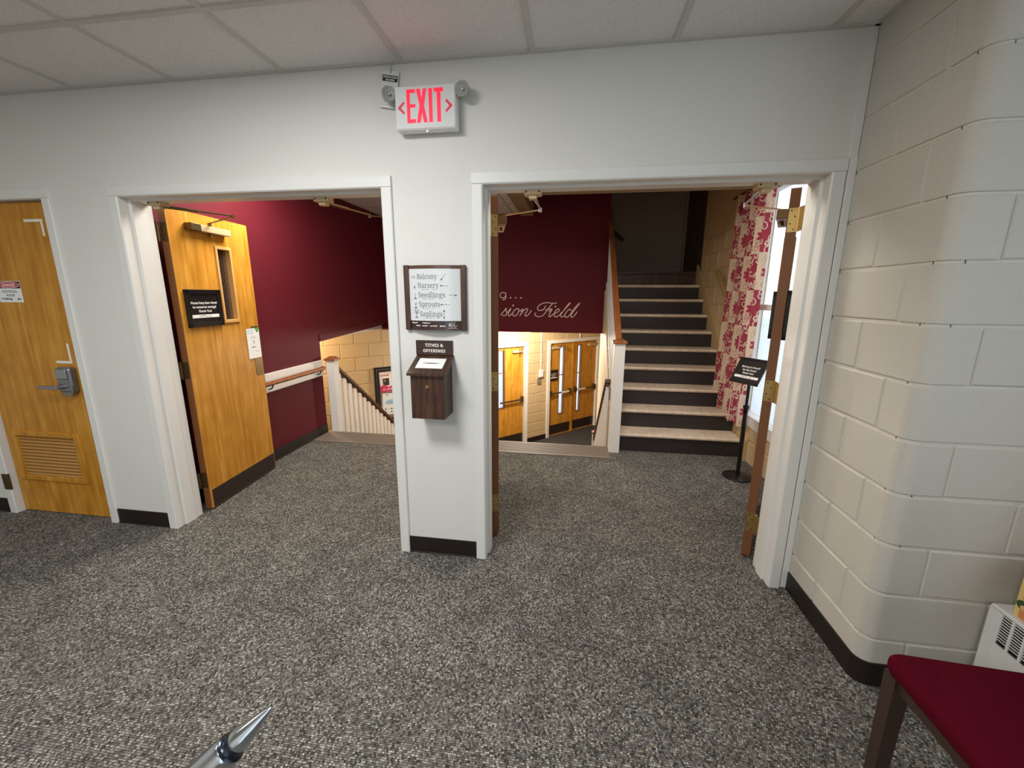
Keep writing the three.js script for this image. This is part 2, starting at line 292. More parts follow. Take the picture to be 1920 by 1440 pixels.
struct(mesh('baseboard_hall', [bb(LX, 0.0, -1.955, LX + 0.008, 0.1, -0.18), bb(LX, 0, -1.955, LX + 0.016, 0.01, -0.18, 0.003)], M.base), 'dark brown rubber baseboard under the handrail');
// right hall wall with window opening
const WZ0 = -2.08, WZ1 = -0.5, WY0 = 0.42, WY1 = 2.42;
const hallRight = struct(mesh('wall_hall_right', [bb(HX + 0.006, LOW, -3.85, HX + 0.1, TOPY, WZ0), bb(HX + 0.006, LOW, WZ1, HX + 0.1, TOPY, -0.165), bb(HX + 0.006, LOW, WZ0, HX + 0.1, WY0, WZ1), bb(HX + 0.006, WY1, WZ0, HX + 0.1, TOPY, WZ1)], M.beigeMortar), 'tan painted block wall beside the upper stairs');
blockRun(hallRight, M.beige, -3.85, -0.18, 0, 3.2, -3.8, -3.6, (s, y) => [HX, y, s], -Math.PI / 2, [[WZ0 - 0.02, WZ1 + 0.02, WY0 - 0.02, WY1 + 0.02]]);
{ // window in the hall
  const w = structGroup('window_2', 'tall white framed window beside the patterned curtain');
  const f = (y0, z0, y1, z1, x0 = HX - 0.012, x1 = HX + 0.06) => bb(x0, y0, z0, x1, y1, z1, 0.004);
  mesh('window_frame', [f(WY0 - 0.08, WZ0 - 0.08, WY0 + 0.02, WZ1 + 0.08), f(WY1 - 0.02, WZ0 - 0.08, WY1 + 0.08, WZ1 + 0.08), f(WY0, WZ0 - 0.08, WY1, WZ0 + 0.02), f(WY0, WZ1 - 0.02, WY1, WZ1 + 0.08),
    f(WY0, WZ0 + 0.02, WY1, WZ0 + 0.07, HX + 0.012), f(WY0, WZ1 - 0.07, WY1, WZ1 - 0.02, HX + 0.012), f(WY0, -1.165, WY1, -1.115, HX + 0.012), f(1.4, WZ0, 1.45, WZ1, HX + 0.012)], M.white, w);
  mesh('window_pane', bb(HX + 0.03, WY0 + 0.02, WZ0 + 0.05, HX + 0.034, WY1 - 0.02, -1.165), M.pane, w); mesh('window_pane', bb(HX + 0.03, WY0 + 0.02, -1.115, HX + 0.034, WY1 - 0.02, WZ1 - 0.07), M.pane, w);
}
// wall at the head of the stairs and the dark door on the upper landing
struct(mesh('wall_upper_landing', [bb(0.33, 1.0, -5.1, HX + 0.3, TOPY, -5.0), bb(0.33, 1.85, -5.0, 0.43, TOPY, -3.8)], M.grayWall), 'dim grey-tan wall at the head of the stairs');
struct(mesh('wall_upper_side', [bb(HX + 0.006, 1.0, -5.0, HX + 0.2, 1.85, -3.85), bb(HX + 0.006, 3.95, -5.0, HX + 0.2, TOPY, -3.85), bb(HX + 0.006, 1.85, -5.0, HX + 0.2, 3.95, -4.95), bb(HX + 0.006, 1.85, -3.9, HX + 0.2, 3.95, -3.85)], M.brownWall));
{ const d = structGroup('door_9', 'dark wooden door on the upper landing'); mesh('door_panel', bb(HX + 0.03, 1.86, -4.94, HX + 0.075, 3.94, -3.91, 0.003), M.darkwood, d); mesh('door_handle', cyl(0.02, 0.02, 0.06, HX, 2.85, -4.0, 'x'), M.bronze, d); }
struct(mesh('roof', bb(-5.1, TOPY, -9.2, WX + 0.2, TOPY + 0.15, 0), M.wall));
// landing: nosing strip, slab edge
{
  const g = [bb(LX, -0.03, -1.965, 0.392, 0.004, -1.665)]; for (let i = 0; i < 7; i++) g.push(bb(LX + 0.005, 0.004, -1.955 + i * 0.036, 0.39, 0.0065, -1.935 + i * 0.036));
  g.push(bb(LX, -0.045, -1.985, 0.392, 0.004, -1.955, 0.006));
  struct(mesh('trim_5', g, M.nosing), 'ribbed brown vinyl nosing at the landing edge');
  struct(mesh('floor_landing', [bb(0.392, -0.2, -1.92, HX, 0, -1.66), bb(LX, -0.2, -1.93, 0.392, -0.03, -1.66), bb(LX - 0.1, LOW, -1.93, HX, -0.2, -1.83)], M.carpet), 'carpeted floor at the foot of the stairs');
}
// ceiling of the hall: low tiled part on the left, open stairwell on the right
{
  const c = struct(mesh('ceiling_hall', [bb(LX, CEIL + 0.02, FARZ, -0.74, 2.8, -0.165), bb(-0.74, CEIL + 0.02, -1.9, HX + 0.006, 2.8, -0.165)], M.wall), 'low tiled ceiling over the landing');
  for (let x = LX; x < HX - 0.05; x += 0.615) for (let z = FARZ; z < -0.2; z += 0.615) {
    const x1 = Math.min(x + 0.615, x < -0.74 && z < -1.9 ? -0.74 : HX), z1 = Math.min(z + 0.615, -0.17); if (x > -0.75 && z < -1.9 + 0.01) continue; if (x1 - x < 0.06) continue;
    mesh('ceiling_tile', bb(x + 0.014, CEIL + 0.002, z + 0.014, x1 - 0.014, CEIL + 0.02, z1 - 0.014, 0.003), M.tile, c);
    mesh('grid_bar', [bb(x - 0.012, CEIL - 0.001, z, x + 0.012, CEIL + 0.012, z1), bb(x, CEIL - 0.001, z - 0.012, x1, CEIL + 0.012, z + 0.012)], M.grid, c);
  }
  struct(mesh('wall_stairwell', [bb(-0.74, CEIL - 0.03, FARZ, -0.58, TOPY, -1.9), bb(-0.58, 2.41, -1.9, HX + 0.006, TOPY, -1.78)], M.brownWall), 'tan bulkhead at the edge of the open stairwell with an unseen beam shading it');  // front beam is out of view, lowered to shade the upper walls
}
// ------------------------------------------------------------------ stairs
const UR = 0.185, UG = 0.235, UZ = -1.88, UX0 = 0.43, UX1 = 1.632;
{
  const s = thing('staircase', 'straight flight of stairs with pale wooden treads and dark risers climbing behind the right doorway', 'stairs');
  for (let k = 1; k <= 9; k++) {
    const z = UZ - (k - 1) * UG; mesh('riser', bb(UX0, (k - 1) * UR, z - 0.045, UX1, k * UR - 0.03, z - 0.025), M.riser, s);
    mesh('tread', [bb(UX0 - 0.02, k * UR - 0.031, z - UG - 0.03, UX1, k * UR, z, 0.012), bb(UX0, k * UR - 0.036, z - 0.03, UX1, k * UR - 0.028, z - 0.018)], M.tread, s);
  }
  const z = UZ - 9 * UG; mesh('riser', bb(UX0, 9 * UR, z - 0.045, UX1, 10 * UR - 0.02, z - 0.025), M.darkwood, s);
  struct(mesh('floor_upper_landing', bb(UX0, 10 * UR - 0.04, -5.0, UX1 + 0.02, 10 * UR, z, 0.008), M.darkwood), 'dark edge of the upper landing');
  const st = (y0, y1, za, zb) => { const y = (zz) => (UZ - zz) / UG * UR + UR; return [[-za, y(za) + y0], [-za, y(za) + y1], [-zb, y(zb) + y1], [-zb, y(zb) + y0]]; };
  const sk = prism([[1.80, 0], [1.80, 0.20], [1.86, 0.26], ...st(0, 0.10, -1.97, -3.98).slice(1, 3), [3.98, 1.4], [2.2, 0]], 0.018); sk.rotateY(Math.PI / 2); sk.translate(UX1, 0, 0); mesh('skirt_board', sk, mat('#c0a579', 0.5), s);
}
struct((() => { const g = prism([[1.93, LOW], [1.93, 0.16], [4.0, 1.83], [4.06, 1.83], [4.06, LOW]], 0.028); g.rotateY(Math.PI / 2); g.translate(0.402, 0, 0); return mesh('wall_under_stairs', g, mat('#d6c6ab', 0.55)); })(), 'cream wall closing the side under the upper stairs');
struct(mesh('wall_under_stairs_back', [bb(0.402, LOW, -4.1, HX, 1.85, -4.06)], M.beige));

function newel(parent, x, z, y0, y1, w, capMat) {
  mesh('newel_post', [bb(x - w / 2, y0, z - w / 2, x + w / 2, y1, z + w / 2, 0.004)], M.white, parent);
  const c = new THREE.CylinderGeometry(w * 0.35, w * 0.78, 0.022, 4); c.rotateY(Math.PI / 4); c.translate(x, y1 + 0.027, z);
  mesh('newel_cap', [bb(x - w * 0.66, y1 - 0.006, z - w * 0.66, x + w * 0.66, y1 + 0.018, z + w * 0.66, 0.004), c], capMat, parent);
}
function balustrade(parent, x, za, ya, zb, yb, drop, n, railMat, w = 0.03) {     // sloping rail with square balusters
  mesh('handrail', [bar([x, ya, za], [x, yb, zb], 0.06, 0.045), bar([x, ya - 0.032, za], [x, yb - 0.032, zb], 0.04, 0.022)], railMat, parent);
  for (let i = 0; i < n; i++) { const t = (i + 0.5) / n, z = za + (zb - za) * t, y = ya + (yb - ya) * t; mesh('baluster', bb(x - w / 2, y - drop, z - w / 2, x + w / 2, y - 0.035, z + w / 2), M.white, parent); }
  mesh('bottom_rail', bar([x, ya - drop, za], [x, yb - drop, zb], 0.05, 0.05), M.white, parent);
}
{
  const a = thing('stair_railing', 'white balustrade with brown handrail and square capped newel climbing beside the upper stairs', 'railing');
  newel(a, 0.44, -1.87, 0, 1.085, 0.1, M.oak);
  balustrade(a, 0.44, -1.925, 1.06, -3.99, 2.69, 0.80, 20, M.oak);
  const b = thing('stair_railing', 'white balustrade with dark handrail going down along the left beige wall', 'railing');
  newel(b, -2.61, -2.02, -0.25, 0.815, 0.092, M.oak);
  balustrade(b, -2.61, -2.065, 0.73, -3.66, -0.51, 0.8, 15, mat('#4a2a1a', 0.4), 0.036);
  newel(b, -2.61, -3.72, LOW, -0.43, 0.09, M.oak);
  const c = thing('stair_railing', 'white balustrade with dark handrail going down to a small capped post by the double doors', 'railing');
  balustrade(c, 0.374, -2.12, 0.665, -3.70, -0.53, 0.8, 17, mat('#4a2a1a', 0.4));
  newel(c, 0.372, -3.755, LOW, -0.45, 0.075, M.oak);
}
{ // flight down to the entrance lobby
  const s = thing('staircase', 'wide flight of stairs going down from the landing to the entrance doors', 'stairs'), R = 1.42 / 8, G = 0.231;
  for (let k = 1; k <= 7; k++) mesh('tread', bb(LX + 0.0, -k * R - 0.2, -1.965 - k * G, 0.40, -k * R, -1.935 - (k - 1) * G), M.lobbyCarpet, s);
}
// ------------------------------------------------------------------ entrance lobby below
struct(mesh('floor_lobby', plan([[-4.85, -1.9], [HX + 0.1, -1.9], [HX + 0.1, -8.42]], LOW - 0.1, LOW), M.lobbyCarpet), 'dark carpet of the entrance lobby below');
struct(mesh('ceiling_lobby', [plan([[-3.05, FARZ - 0.1], [HX + 0.1, FARZ - 0.1], [HX + 0.1, -8.42]], 1.02, 1.14), plan([[-4.85, -1.9], [LX - 0.12, -1.9], [LX - 0.12, FARZ - 0.1], [-3.05, FARZ - 0.1]], 1.02, 1.14)], M.wall));
struct(mesh('wall_lobby_right', bb(HX, LOW, -9.2, HX + 0.1, 1.1, -4.06), M.beige)); struct(mesh('wall_lobby_left', [bb(-5.2, LOW, -2.0, LX - 0.12, 1.1, -1.88), bb(LX - 0.2, LOW, -1.93, LX, 0, -1.83)], M.beige));
const S2 = Math.SQRT1_2, LO = [-0.76, LOW, -5.86];
const on45 = (s, y = 0, out = 0) => [LO[0] + (s + out) * S2, LOW + y, LO[2] + (-s + out) * S2];
{
  const H = 2.46, D = 2.01, a = [-1.16, -0.2], b = [0.43, 1.86];
  const g = structGroup('wall_lobby_diagonal', 'tan painted block wall set at an angle around the entrance doors', LO, Math.PI / 4);
  mesh('wall_core', [bb(-5.9, 0, -0.2, a[0], H, -0.006), bb(a[1], 0, -0.2, b[0], H, -0.006), bb(b[1], 0, -0.2, 3.6, H, -0.006), bb(a[0], D, -0.2, a[1], H, -0.006), bb(b[0], D, -0.2, b[1], H, -0.006)], M.beigeMortar, g);
  const run = (x0, x1, y0) => blockRun(g, M.beige, x0, x1, y0, H, -4.4, -4.2, (s, y) => [s, y, 0], 0, [[a[0], a[1], 0, D], [b[0], b[1], 0, D]], 0.196);
  run(-4.7, 3.0, 0);
  for (const [p, q, n] of [[a, D, 6], [b, D, 7]]) {
    const t = structGroup(`trim_${n}`, n === 6 ? 'white frame of the single entrance door' : 'white frame of the double entrance doors', LO, Math.PI / 4), x0 = p[0], x1 = p[1];
    mesh('jamb', bb(x0 - 0.06, 0, -0.1, x0 + 0.012, q, 0.03, 0.004), M.white, t); mesh('jamb', bb(x1 - 0.012, 0, -0.1, x1 + 0.06, q, 0.03, 0.004), M.white, t); mesh('head', bb(x0 - 0.06, q - 0.02, -0.1, x1 + 0.06, q + 0.05, 0.032, 0.004), M.white, t);
    mesh('sill', bb(x0, 0, -0.14, x1, 0.012, 0.02), M.steel, t);
  }
  struct(mesh('baseboard_lobby', bb(0, 0, 0, 0.5, 0.1, 0.01).translate(-0.12, 0, 0), M.base), 'dark baseboard between the entrance doors'); const bl = scene.children[scene.children.length - 1]; bl.position.set(...LO); bl.rotation.y = Math.PI / 4;
}
function entryDoor(n, label, x0, x1, lite, side) {
  const d = structGroup(`door_${n}`, label, LO, Math.PI / 4), y0 = 0.015, y1 = 1.985, [l0, l1, ly0, ly1] = lite, z0 = -0.075, z1 = -0.03;
  mesh('door_panel', [bb(x0, y0, z0, l0, y1, z1), bb(l1, y0, z0, x1, y1, z1), bb(l0, y0, z0, l1, ly0, z1), bb(l0, ly1, z0, l1, y1, z1)], M.maple, d);
  mesh('lite_frame', [bb(l0 - 0.012, ly0 - 0.012, z0 - 0.004, l0 + 0.004, ly1 + 0.012, z1 + 0.006), bb(l1 - 0.004, ly0 - 0.012, z0 - 0.004, l1 + 0.012, ly1 + 0.012, z1 + 0.006), bb(l0, ly1 - 0.004, z0 - 0.004, l1, ly1 + 0.012, z1 + 0.006), bb(l0, ly0 - 0.012, z0 - 0.004, l1, ly0 + 0.004, z1 + 0.006), bb(l0, (ly0 + ly1) / 2 + 0.12, z0, l1, (ly0 + ly1) / 2 + 0.13, z1)], M.mapleEdge, d);
  mesh('window_pane', bb(l0, ly0, -0.055, l1, ly1, -0.051), M.pane, d);
  mesh('kick_plate', bb(x0 + 0.01, y0 + 0.02, z1, x1 - 0.01, 0.24, z1 + 0.004), M.plate, d);
  const p = mesh('panic_bar', [bar([x0 + 0.05, 0.94, z1 + 0.05], [x1 - 0.05, 0.94, z1 + 0.05], 0.022, 0.03), bb(x0 + 0.03, 0.89, z1, x0 + 0.075, 1.0, z1 + 0.06, 0.006), bb(x1 - 0.075, 0.89, z1, x1 - 0.03, 1.0, z1 + 0.06, 0.006)], M.bronze, d);
  mesh('touch_bar', side > 0 ? bb(x0 + 0.1, 0.925, z1 + 0.045, x0 + 0.33, 0.955, z1 + 0.07, 0.005) : bb(x1 - 0.33, 0.925, z1 + 0.045, x1 - 0.1, 0.955, z1 + 0.07, 0.005), M.white, p);
  const cx = side > 0 ? x1 - 0.28 : x0 + 0.05, c = mesh('closer', bb(cx, 1.87, z1, cx + 0.25, 1.925, z1 + 0.05, 0.005), M.tan, d);
  mesh('closer_arm', [rod([cx + 0.16, 1.93, z1 + 0.03], [cx + 0.05, 1.95, z1 + 0.24], 0.007), rod([cx + 0.05, 1.95, z1 + 0.24], [cx + 0.24, 1.985, z1 + 0.06], 0.007)], M.bronze, c);
  return d;
}
entryDoor(6, 'single wooden entrance door with a tall narrow window, left of the pair', -1.145, -0.215, [-0.83, -0.67, 0.82, 1.93], 1);
entryDoor(7, 'left leaf of the wooden double entrance doors with a narrow window', 0.445, 1.1, [0.74, 0.88, 0.46, 1.9], -1);
entryDoor(8, 'right leaf of the wooden double entrance doors with a narrow window', 1.16, 1.845, [1.27, 1.38, 0.44, 1.9], 1);
struct(mesh('trim_8', bb(0, 0.01, -0.09, 0.07, 2.0, -0.015, 0.004), M.maple), 'wooden post between the double entrance doors'); { const o = scene.children[scene.children.length - 1]; o.position.set(...on45(1.095)); o.rotation.y = Math.PI / 4; }
struct(mesh('ground', bb(-40, LOW - 0.3, -60, 60, LOW - 0.11, 20), M.ground), 'pale pavement outside');
// unseen lobby and hall lamps, placed to light the tan walls and landing
function unseenDomeLamp(label, pos, power, color, r = 0.13) {
  const t = thing('unseen_ceiling_lamp', label, 'lamp', pos); const prof = []; for (let i = 0; i <= 10; i++) { const a = i / 10 * Math.PI / 2; prof.push(new THREE.Vector2(r * Math.cos(a), -0.1 * Math.sin(a))); }
  mesh('lamp_base', cyl(r + 0.01, r + 0.01, 0.02, 0, -0.008, 0), M.bronze, t);
  const dome = new THREE.LatheGeometry(prof, 24); dome.translate(0, -0.016, 0); mesh('lamp_shade', [dome, new THREE.CircleGeometry(r, 24).rotateX(-Math.PI / 2).translate(0, -0.018, 0)], mat('#fff6e6', 0.6, { emissive: new THREE.Color(color), emissiveIntensity: 2.5 }), t);
  const l = new THREE.PointLight(color, power); l.position.set(pos[0], pos[1] - 0.06, pos[2]); l.castShadow = true; l.shadow.radius = 3; scene.add(l);
}
for (const [x, z, power, where] of UNSEEN_HALL_PANELS) { // unseen panels above the door heads, placed to light red wall, landing and stairs
  const t = thing('unseen_ceiling_light', `unseen square flush light panel on the low landing ceiling ${where}`, 'light', [x, CEIL, z]);
  mesh('housing', [bb(-0.3, -0.02, -0.3, 0.3, 0.0, 0.3, 0.004)], M.white, t); mesh('lamp_diffuser', bb(-0.28, -0.024, -0.28, 0.28, -0.019, 0.28), mat('#ffffff', 0.6, { emissive: new THREE.Color('#fff7ec'), emissiveIntensity: 1.5 }), t);
  const l = new THREE.RectAreaLight('#fff7ec', power, 0.56, 0.56); l.position.set(x, CEIL - 0.028, z); l.rotation.x = -Math.PI / 2; scene.add(l);
}
unseenDomeLamp('unseen round dome lamp on the lobby ceiling in front of the entrance doors', [-0.75, 1.02, -4.75], UNSEEN_LOBBY_LAMP, '#fff2e0');
unseenDomeLamp('unseen round dome lamp on the lobby ceiling near the notice board', [-3.55, 1.02, -2.6], UNSEEN_LOBBY_LAMP * 0.2, '#ffe4bc');

// ------------------------------------------------------------------ printed things
const SANS = 'sans-serif', SERIF = 'serif';
function text(g, s, x, y, size, color = '#fff', font = SANS, weight = '', align = 'center', maxW) { g.fillStyle = color; g.textAlign = align; g.textBaseline = 'middle'; g.font = `${weight} ${size}px ${font}`.trim(); maxW ? g.fillText(s, x, y, maxW) : g.fillText(s, x, y); }
function scribble(g, x, y, w, h, color, s) { g.fillStyle = color; let p = x; let k = 0; while (p < x + w) { const l = h * (0.5 + 1.1 * hash(k, s, 9)); if (hash(k, s, 10) > 0.2) g.fillRect(p, y - h / 2 + hash(k, s, 12) * h * 0.25, Math.min(l, x + w - p), h * (0.5 + 0.35 * hash(k, s, 13))); p += l + h * 0.25; k++; } }
const printMat = (tex, rough = 0.5, o = {}) => new THREE.MeshPhysicalMaterial({ map: tex, roughness: rough, ...o });
function print(name, w, h, tex, parent, pos, rough = 0.5, o = {}) { const g = new THREE.BoxGeometry(w, h, 0.0016); const m = keepuv(name, g, printMat(tex, rough, o), parent); m.position.set(...pos); return m; }
const noticeTex = (lines) => canvasTex(704, 544, (g, w, h) => {
  g.fillStyle = '#1b1a1b'; g.fillRect(0, 0, w, h); lines.forEach((l, i) => text(g, l, w / 2, 170 + i * 78, 62, '#f4f2ee', SANS, 'bold', 'center', w * 0.93));
  g.fillStyle = '#efeeea'; g.fillRect(0, 392, w, 62); g.strokeStyle = '#333'; g.lineWidth = 5; g.beginPath(); g.arc(205, 423, 17, 0, 7); g.stroke(); scribble(g, 240, 412, 250, 20, '#3a3a3a', 3); scribble(g, 240, 436, 270, 14, '#666', 4);
});
function framed(name, label, category, w, h, fr, tex, pos, turn, depth = 0.016, fm = M.black, group) {   // framed print, origin at its centre on the wall
  const t = thing(name, label, category, pos, turn, group);
  mesh('frame', [bb(-w / 2, h / 2 - fr, 0, w / 2, h / 2, depth, 0.003), bb(-w / 2, -h / 2, 0, w / 2, -h / 2 + fr, depth, 0.003), bb(-w / 2, -h / 2, 0, -w / 2 + fr, h / 2, depth, 0.003), bb(w / 2 - fr, -h / 2, 0, w / 2, h / 2, depth, 0.003)], fm, t);
  mesh('backing', bb(-w / 2 + 0.002, -h / 2 + 0.002, 0.0005, w / 2 - 0.002, h / 2 - 0.002, depth * 0.4), M.black, t);
  print('notice_print', w - 2 * fr + 0.002, h - 2 * fr + 0.002, tex, t, [0, 0, depth * 0.4 + 0.0012], 0.25); return t;
}

// ------------------------------------------------------------------ swinging door leaves
function swingDoor(n, label, s, px, pz, open, hw) {
  const turn = s * THREE.MathUtils.degToRad(open), d = structGroup(`door_${n}`, label, [px, 0, pz], turn), W = hw.w, T = 0.045, o = 0.022, y0 = 0.014, y1 = 2.042; d.updateMatrixWorld();
  const B = (a, y, z, b, yy, zz, r = 0) => bb(s * a, y, z, s * b, yy, zz, r);
  const v = hw.vision || [0.40, 0.53, 1.32, 1.836], [v0, v1, vy0, vy1] = v;
  mesh('door_panel', [B(o + 0.002, y0, 0.001, v0, y1, T - 0.001), B(v1, y0, 0.001, W - 0.002, y1, T - 0.001), B(v0, y0, 0.001, v1, vy0, T - 0.001), B(v0, vy1, 0.001, v1, y1, T - 0.001)], M.maple, d);
  mesh('edge_band', [B(o, y0, 0, o + 0.002, y1, T), B(W - 0.002, y0, 0, W, y1, T)], M.mapleEdge, d);
  const f = 0.016; mesh('vision_frame', [B(v0 - f, vy0 - f, -0.006, v0 + 0.004, vy1 + f, T + 0.009, 0.003), B(v1 - 0.004, vy0 - f, -0.006, v1 + f, vy1 + f, T + 0.009, 0.003), B(v0, vy0 - f, -0.006, v1, vy0 + 0.006, T + 0.009, 0.003), B(v0, vy1 - 0.006, -0.006, v1, vy1 + f, T + 0.009, 0.003)], mat('#d0a060', 0.45), d);
  mesh('glass_pane', B(v0, vy0, 0.012, v1, vy1, 0.016), M.pane, d);
  { const ws = []; const step = 0.022, ww = v1 - v0, hh = vy1 - vy0; for (let k = -ww; k < hh; k += step) for (const dir of [1, -1]) { let xa = 0, ya = k, xb = ww, yb = k + ww; if (ya < 0) { xa = -ya; ya = 0; } if (yb > hh) { xb = ww - (yb - hh); yb = hh; } if (xb - xa < 0.01) continue; const fx = (q) => s * (dir > 0 ? v0 + q : v1 - q); ws.push(rod([fx(xa), vy0 + ya, 0.0175], [fx(xb), vy0 + yb, 0.0175], 0.0013, 4)); } mesh('wire_mesh', ws, mat('#4a3c30', 0.5, { metalness: 0.3 }), d); }
  mesh('kick_plate', B(o + 0.024, y0 + 0.004, T - 0.001, W - 0.01, 0.146, T + 0.002), M.plate, d);
  mesh('push_plate', B(W - 0.095, 0.86, T - 0.001, W - 0.012, 1.262, T + 0.0015), M.bronze, d);
  for (const y of [1.835, 0.96, 0.175]) {
    const h = mesh('hinge', [B(o - 0.0022, y, 0.004, o + 0.0005, y + 0.114, T - 0.004), cyl(0.0075, 0.0075, 0.114, s * 0.008, y + 0.057, -0.002, 'y', 14), bar([s * 0.008, y + 0.057, -0.002], [s * (0.008 - 0.045 * Math.abs(Math.sin(turn))), y + 0.057, -0.002 + 0.045 * Math.cos(turn)], 0.003, 0.114)], hw.hinge || M.brass, d);
    for (const [sy, sz] of [[0.012, 0.014], [0.04, 0.03], [0.073, 0.014], [0.102, 0.03]]) mesh('screw', cyl(0.0035, 0.0035, 0.002, s * (o - 0.0026), y + sy, sz, 'x', 8), M.hole, h);
  }
  const L = (p) => d.worldToLocal(new THREE.Vector3(...p)).toArray(), c = hw.closer;
  const body = mesh('closer', [B(c[0], 1.925, T, c[1], 1.968, T + 0.052, 0.004)], hw.closerMat || M.tan, d);
  mesh('closer_cap', B(c[0] - 0.002, 1.923, T + 0.001, c[0] + 0.08, 1.97, T + 0.054, 0.004), M.bronze, body);
  const pin = [s * hw.pinion, 1.99, T + 0.03], el = L(hw.elbow), br = L(hw.bracket);
  mesh('pinion', [cyl(0.012, 0.012, 0.03, pin[0], 1.978, pin[2]), cyl(0.012, 0.01, 0.02, pin[0], 1.915, pin[2])], M.bronze, body);
  mesh('closer_arm', [bar(pin, el, 0.014, 0.006), cyl(0.009, 0.009, 0.022, el[0], el[1], el[2]), rod([el[0], el[1] + 0.006, el[2]], [br[0], br[1], br[2]], 0.0055), rod([(el[0] + br[0]) / 2, (el[1] + br[1]) / 2 + 0.003, (el[2] + br[2]) / 2], br, 0.009)], hw.armMat || M.bronze, body);
  const bw = d.worldToLocal(new THREE.Vector3(...hw.bracket)), bk = new THREE.Mesh(uvm(flat(mergeGeometries([bb(-0.043, -0.002, -0.03, 0.043, 0.027, 0.03, 0.003), bb(-0.02, -0.02, -0.02, 0.02, 0, 0.02, 0.004)].map(flat)))), hw.bracketMat || M.tan);
  bk.name = 'closer_bracket'; bk.position.copy(bw); bk.rotation.y = -turn; bk.castShadow = bk.receiveShadow = true; d.add(bk);
  for (const k of [-0.032, 0.032]) mesh('screw', cyl(0.004, 0.004, 0.003, k, 0.012, 0.031, 'z', 8), M.hole, bk);
  return d;
}
const onDoor = (d, x, y, z) => d.localToWorld(new THREE.Vector3(x, y, z)).toArray();
const door2 = swingDoor(2, 'open wooden door leaf with a narrow wired window and dark kick plate, left doorway', 1, -2.552, -0.205, 95.4, { w: 0.762, hinge: M.bronze, closer: [0.155, 0.51], pinion: 0.34, elbow: [-2.16, 1.995, -0.365], bracket: [-2.40, 2.012, -0.1], vision: [0.405, 0.532, 1.322, 1.836] });
const door3 = swingDoor(3, 'open wooden door leaf mostly hidden behind the white column, left doorway', -1, -0.968, -0.205, 101, { w: 0.762, closer: [0.155, 0.51], pinion: 0.34, elbow: [-1.264, 1.99, -0.416], bracket: [-1.378, 2.012, -0.12] });
const door4 = swingDoor(4, 'open wooden door leaf seen edge-on at the left of the right doorway', 1, -0.466, -0.205, 102.5, { w: 0.762, closer: [0.155, 0.51], pinion: 0.3, elbow: [-0.206, 1.985, -0.334], bracket: [-0.225, 2.012, -0.11], armMat: M.steel, closerMat: M.white });
const door5 = swingDoor(5, 'open wooden door leaf seen edge-on beside the block wall, right doorway', -1, 1.074, -0.215, 114.9, { w: 0.762, closer: [0.155, 0.51], pinion: 0.3, elbow: [0.867, 1.985, -0.34], bracket: [0.865, 2.012, -0.11], armMat: M.steel, closerMat: mat('#6b4a2e', 0.5) });
const keepTex = noticeTex(['Please keep door closed', 'to conserve energy!', 'Thank You!']);
framed('framed_notice', 'black framed notice to keep the door closed, on the door with the wired window', 'sign', 0.306, 0.25, 0.03, keepTex, onDoor(door2, 0.217, 1.42, 0.0455), door2.rotation.y);
framed('framed_notice', 'black frame on the window-facing left side of the edge-on door at the right', 'sign', 0.306, 0.25, 0.03, keepTex, onDoor(door5, -0.217, 1.42, 0.0455), door5.rotation.y);
framed('framed_notice', 'black frame on the far side of the edge-on door next to the block wall', 'sign', 0.306, 0.26, 0.03, keepTex, onDoor(door5, -0.217, 1.42, -0.0005), door5.rotation.y + Math.PI, 0.022);
{ const p = thing('flyer', 'white paper flyer with a green corner taped to the open door above its push plate', 'paper', onDoor(door2, 0.678, 1.125, 0.0467), door2.rotation.y);
  print('sheet', 0.152, 0.24, canvasTex(304, 480, (g, w, h) => { g.fillStyle = '#f1f1ec'; g.fillRect(0, 0, w, h); g.fillStyle = '#cfe0e6'; g.fillRect(18, 10, 150, 80); g.fillStyle = '#5aa24a'; g.beginPath(); g.moveTo(200, 0); g.lineTo(304, 0); g.lineTo(290, 60); g.lineTo(240, 74); g.fill(); scribble(g, 90, 130, 110, 12, '#7a8088', 21); scribble(g, 60, 152, 180, 12, '#7a8088', 22); g.fillStyle = '#9fb3b8'; g.beginPath(); g.ellipse(150, 220, 16, 40, 0, 0, 7); g.fill(); scribble(g, 95, 300, 110, 20, '#2c2c30', 23); scribble(g, 180, 370, 90, 12, '#888', 24); }), p, [0, 0, 0.001], 0.7); }

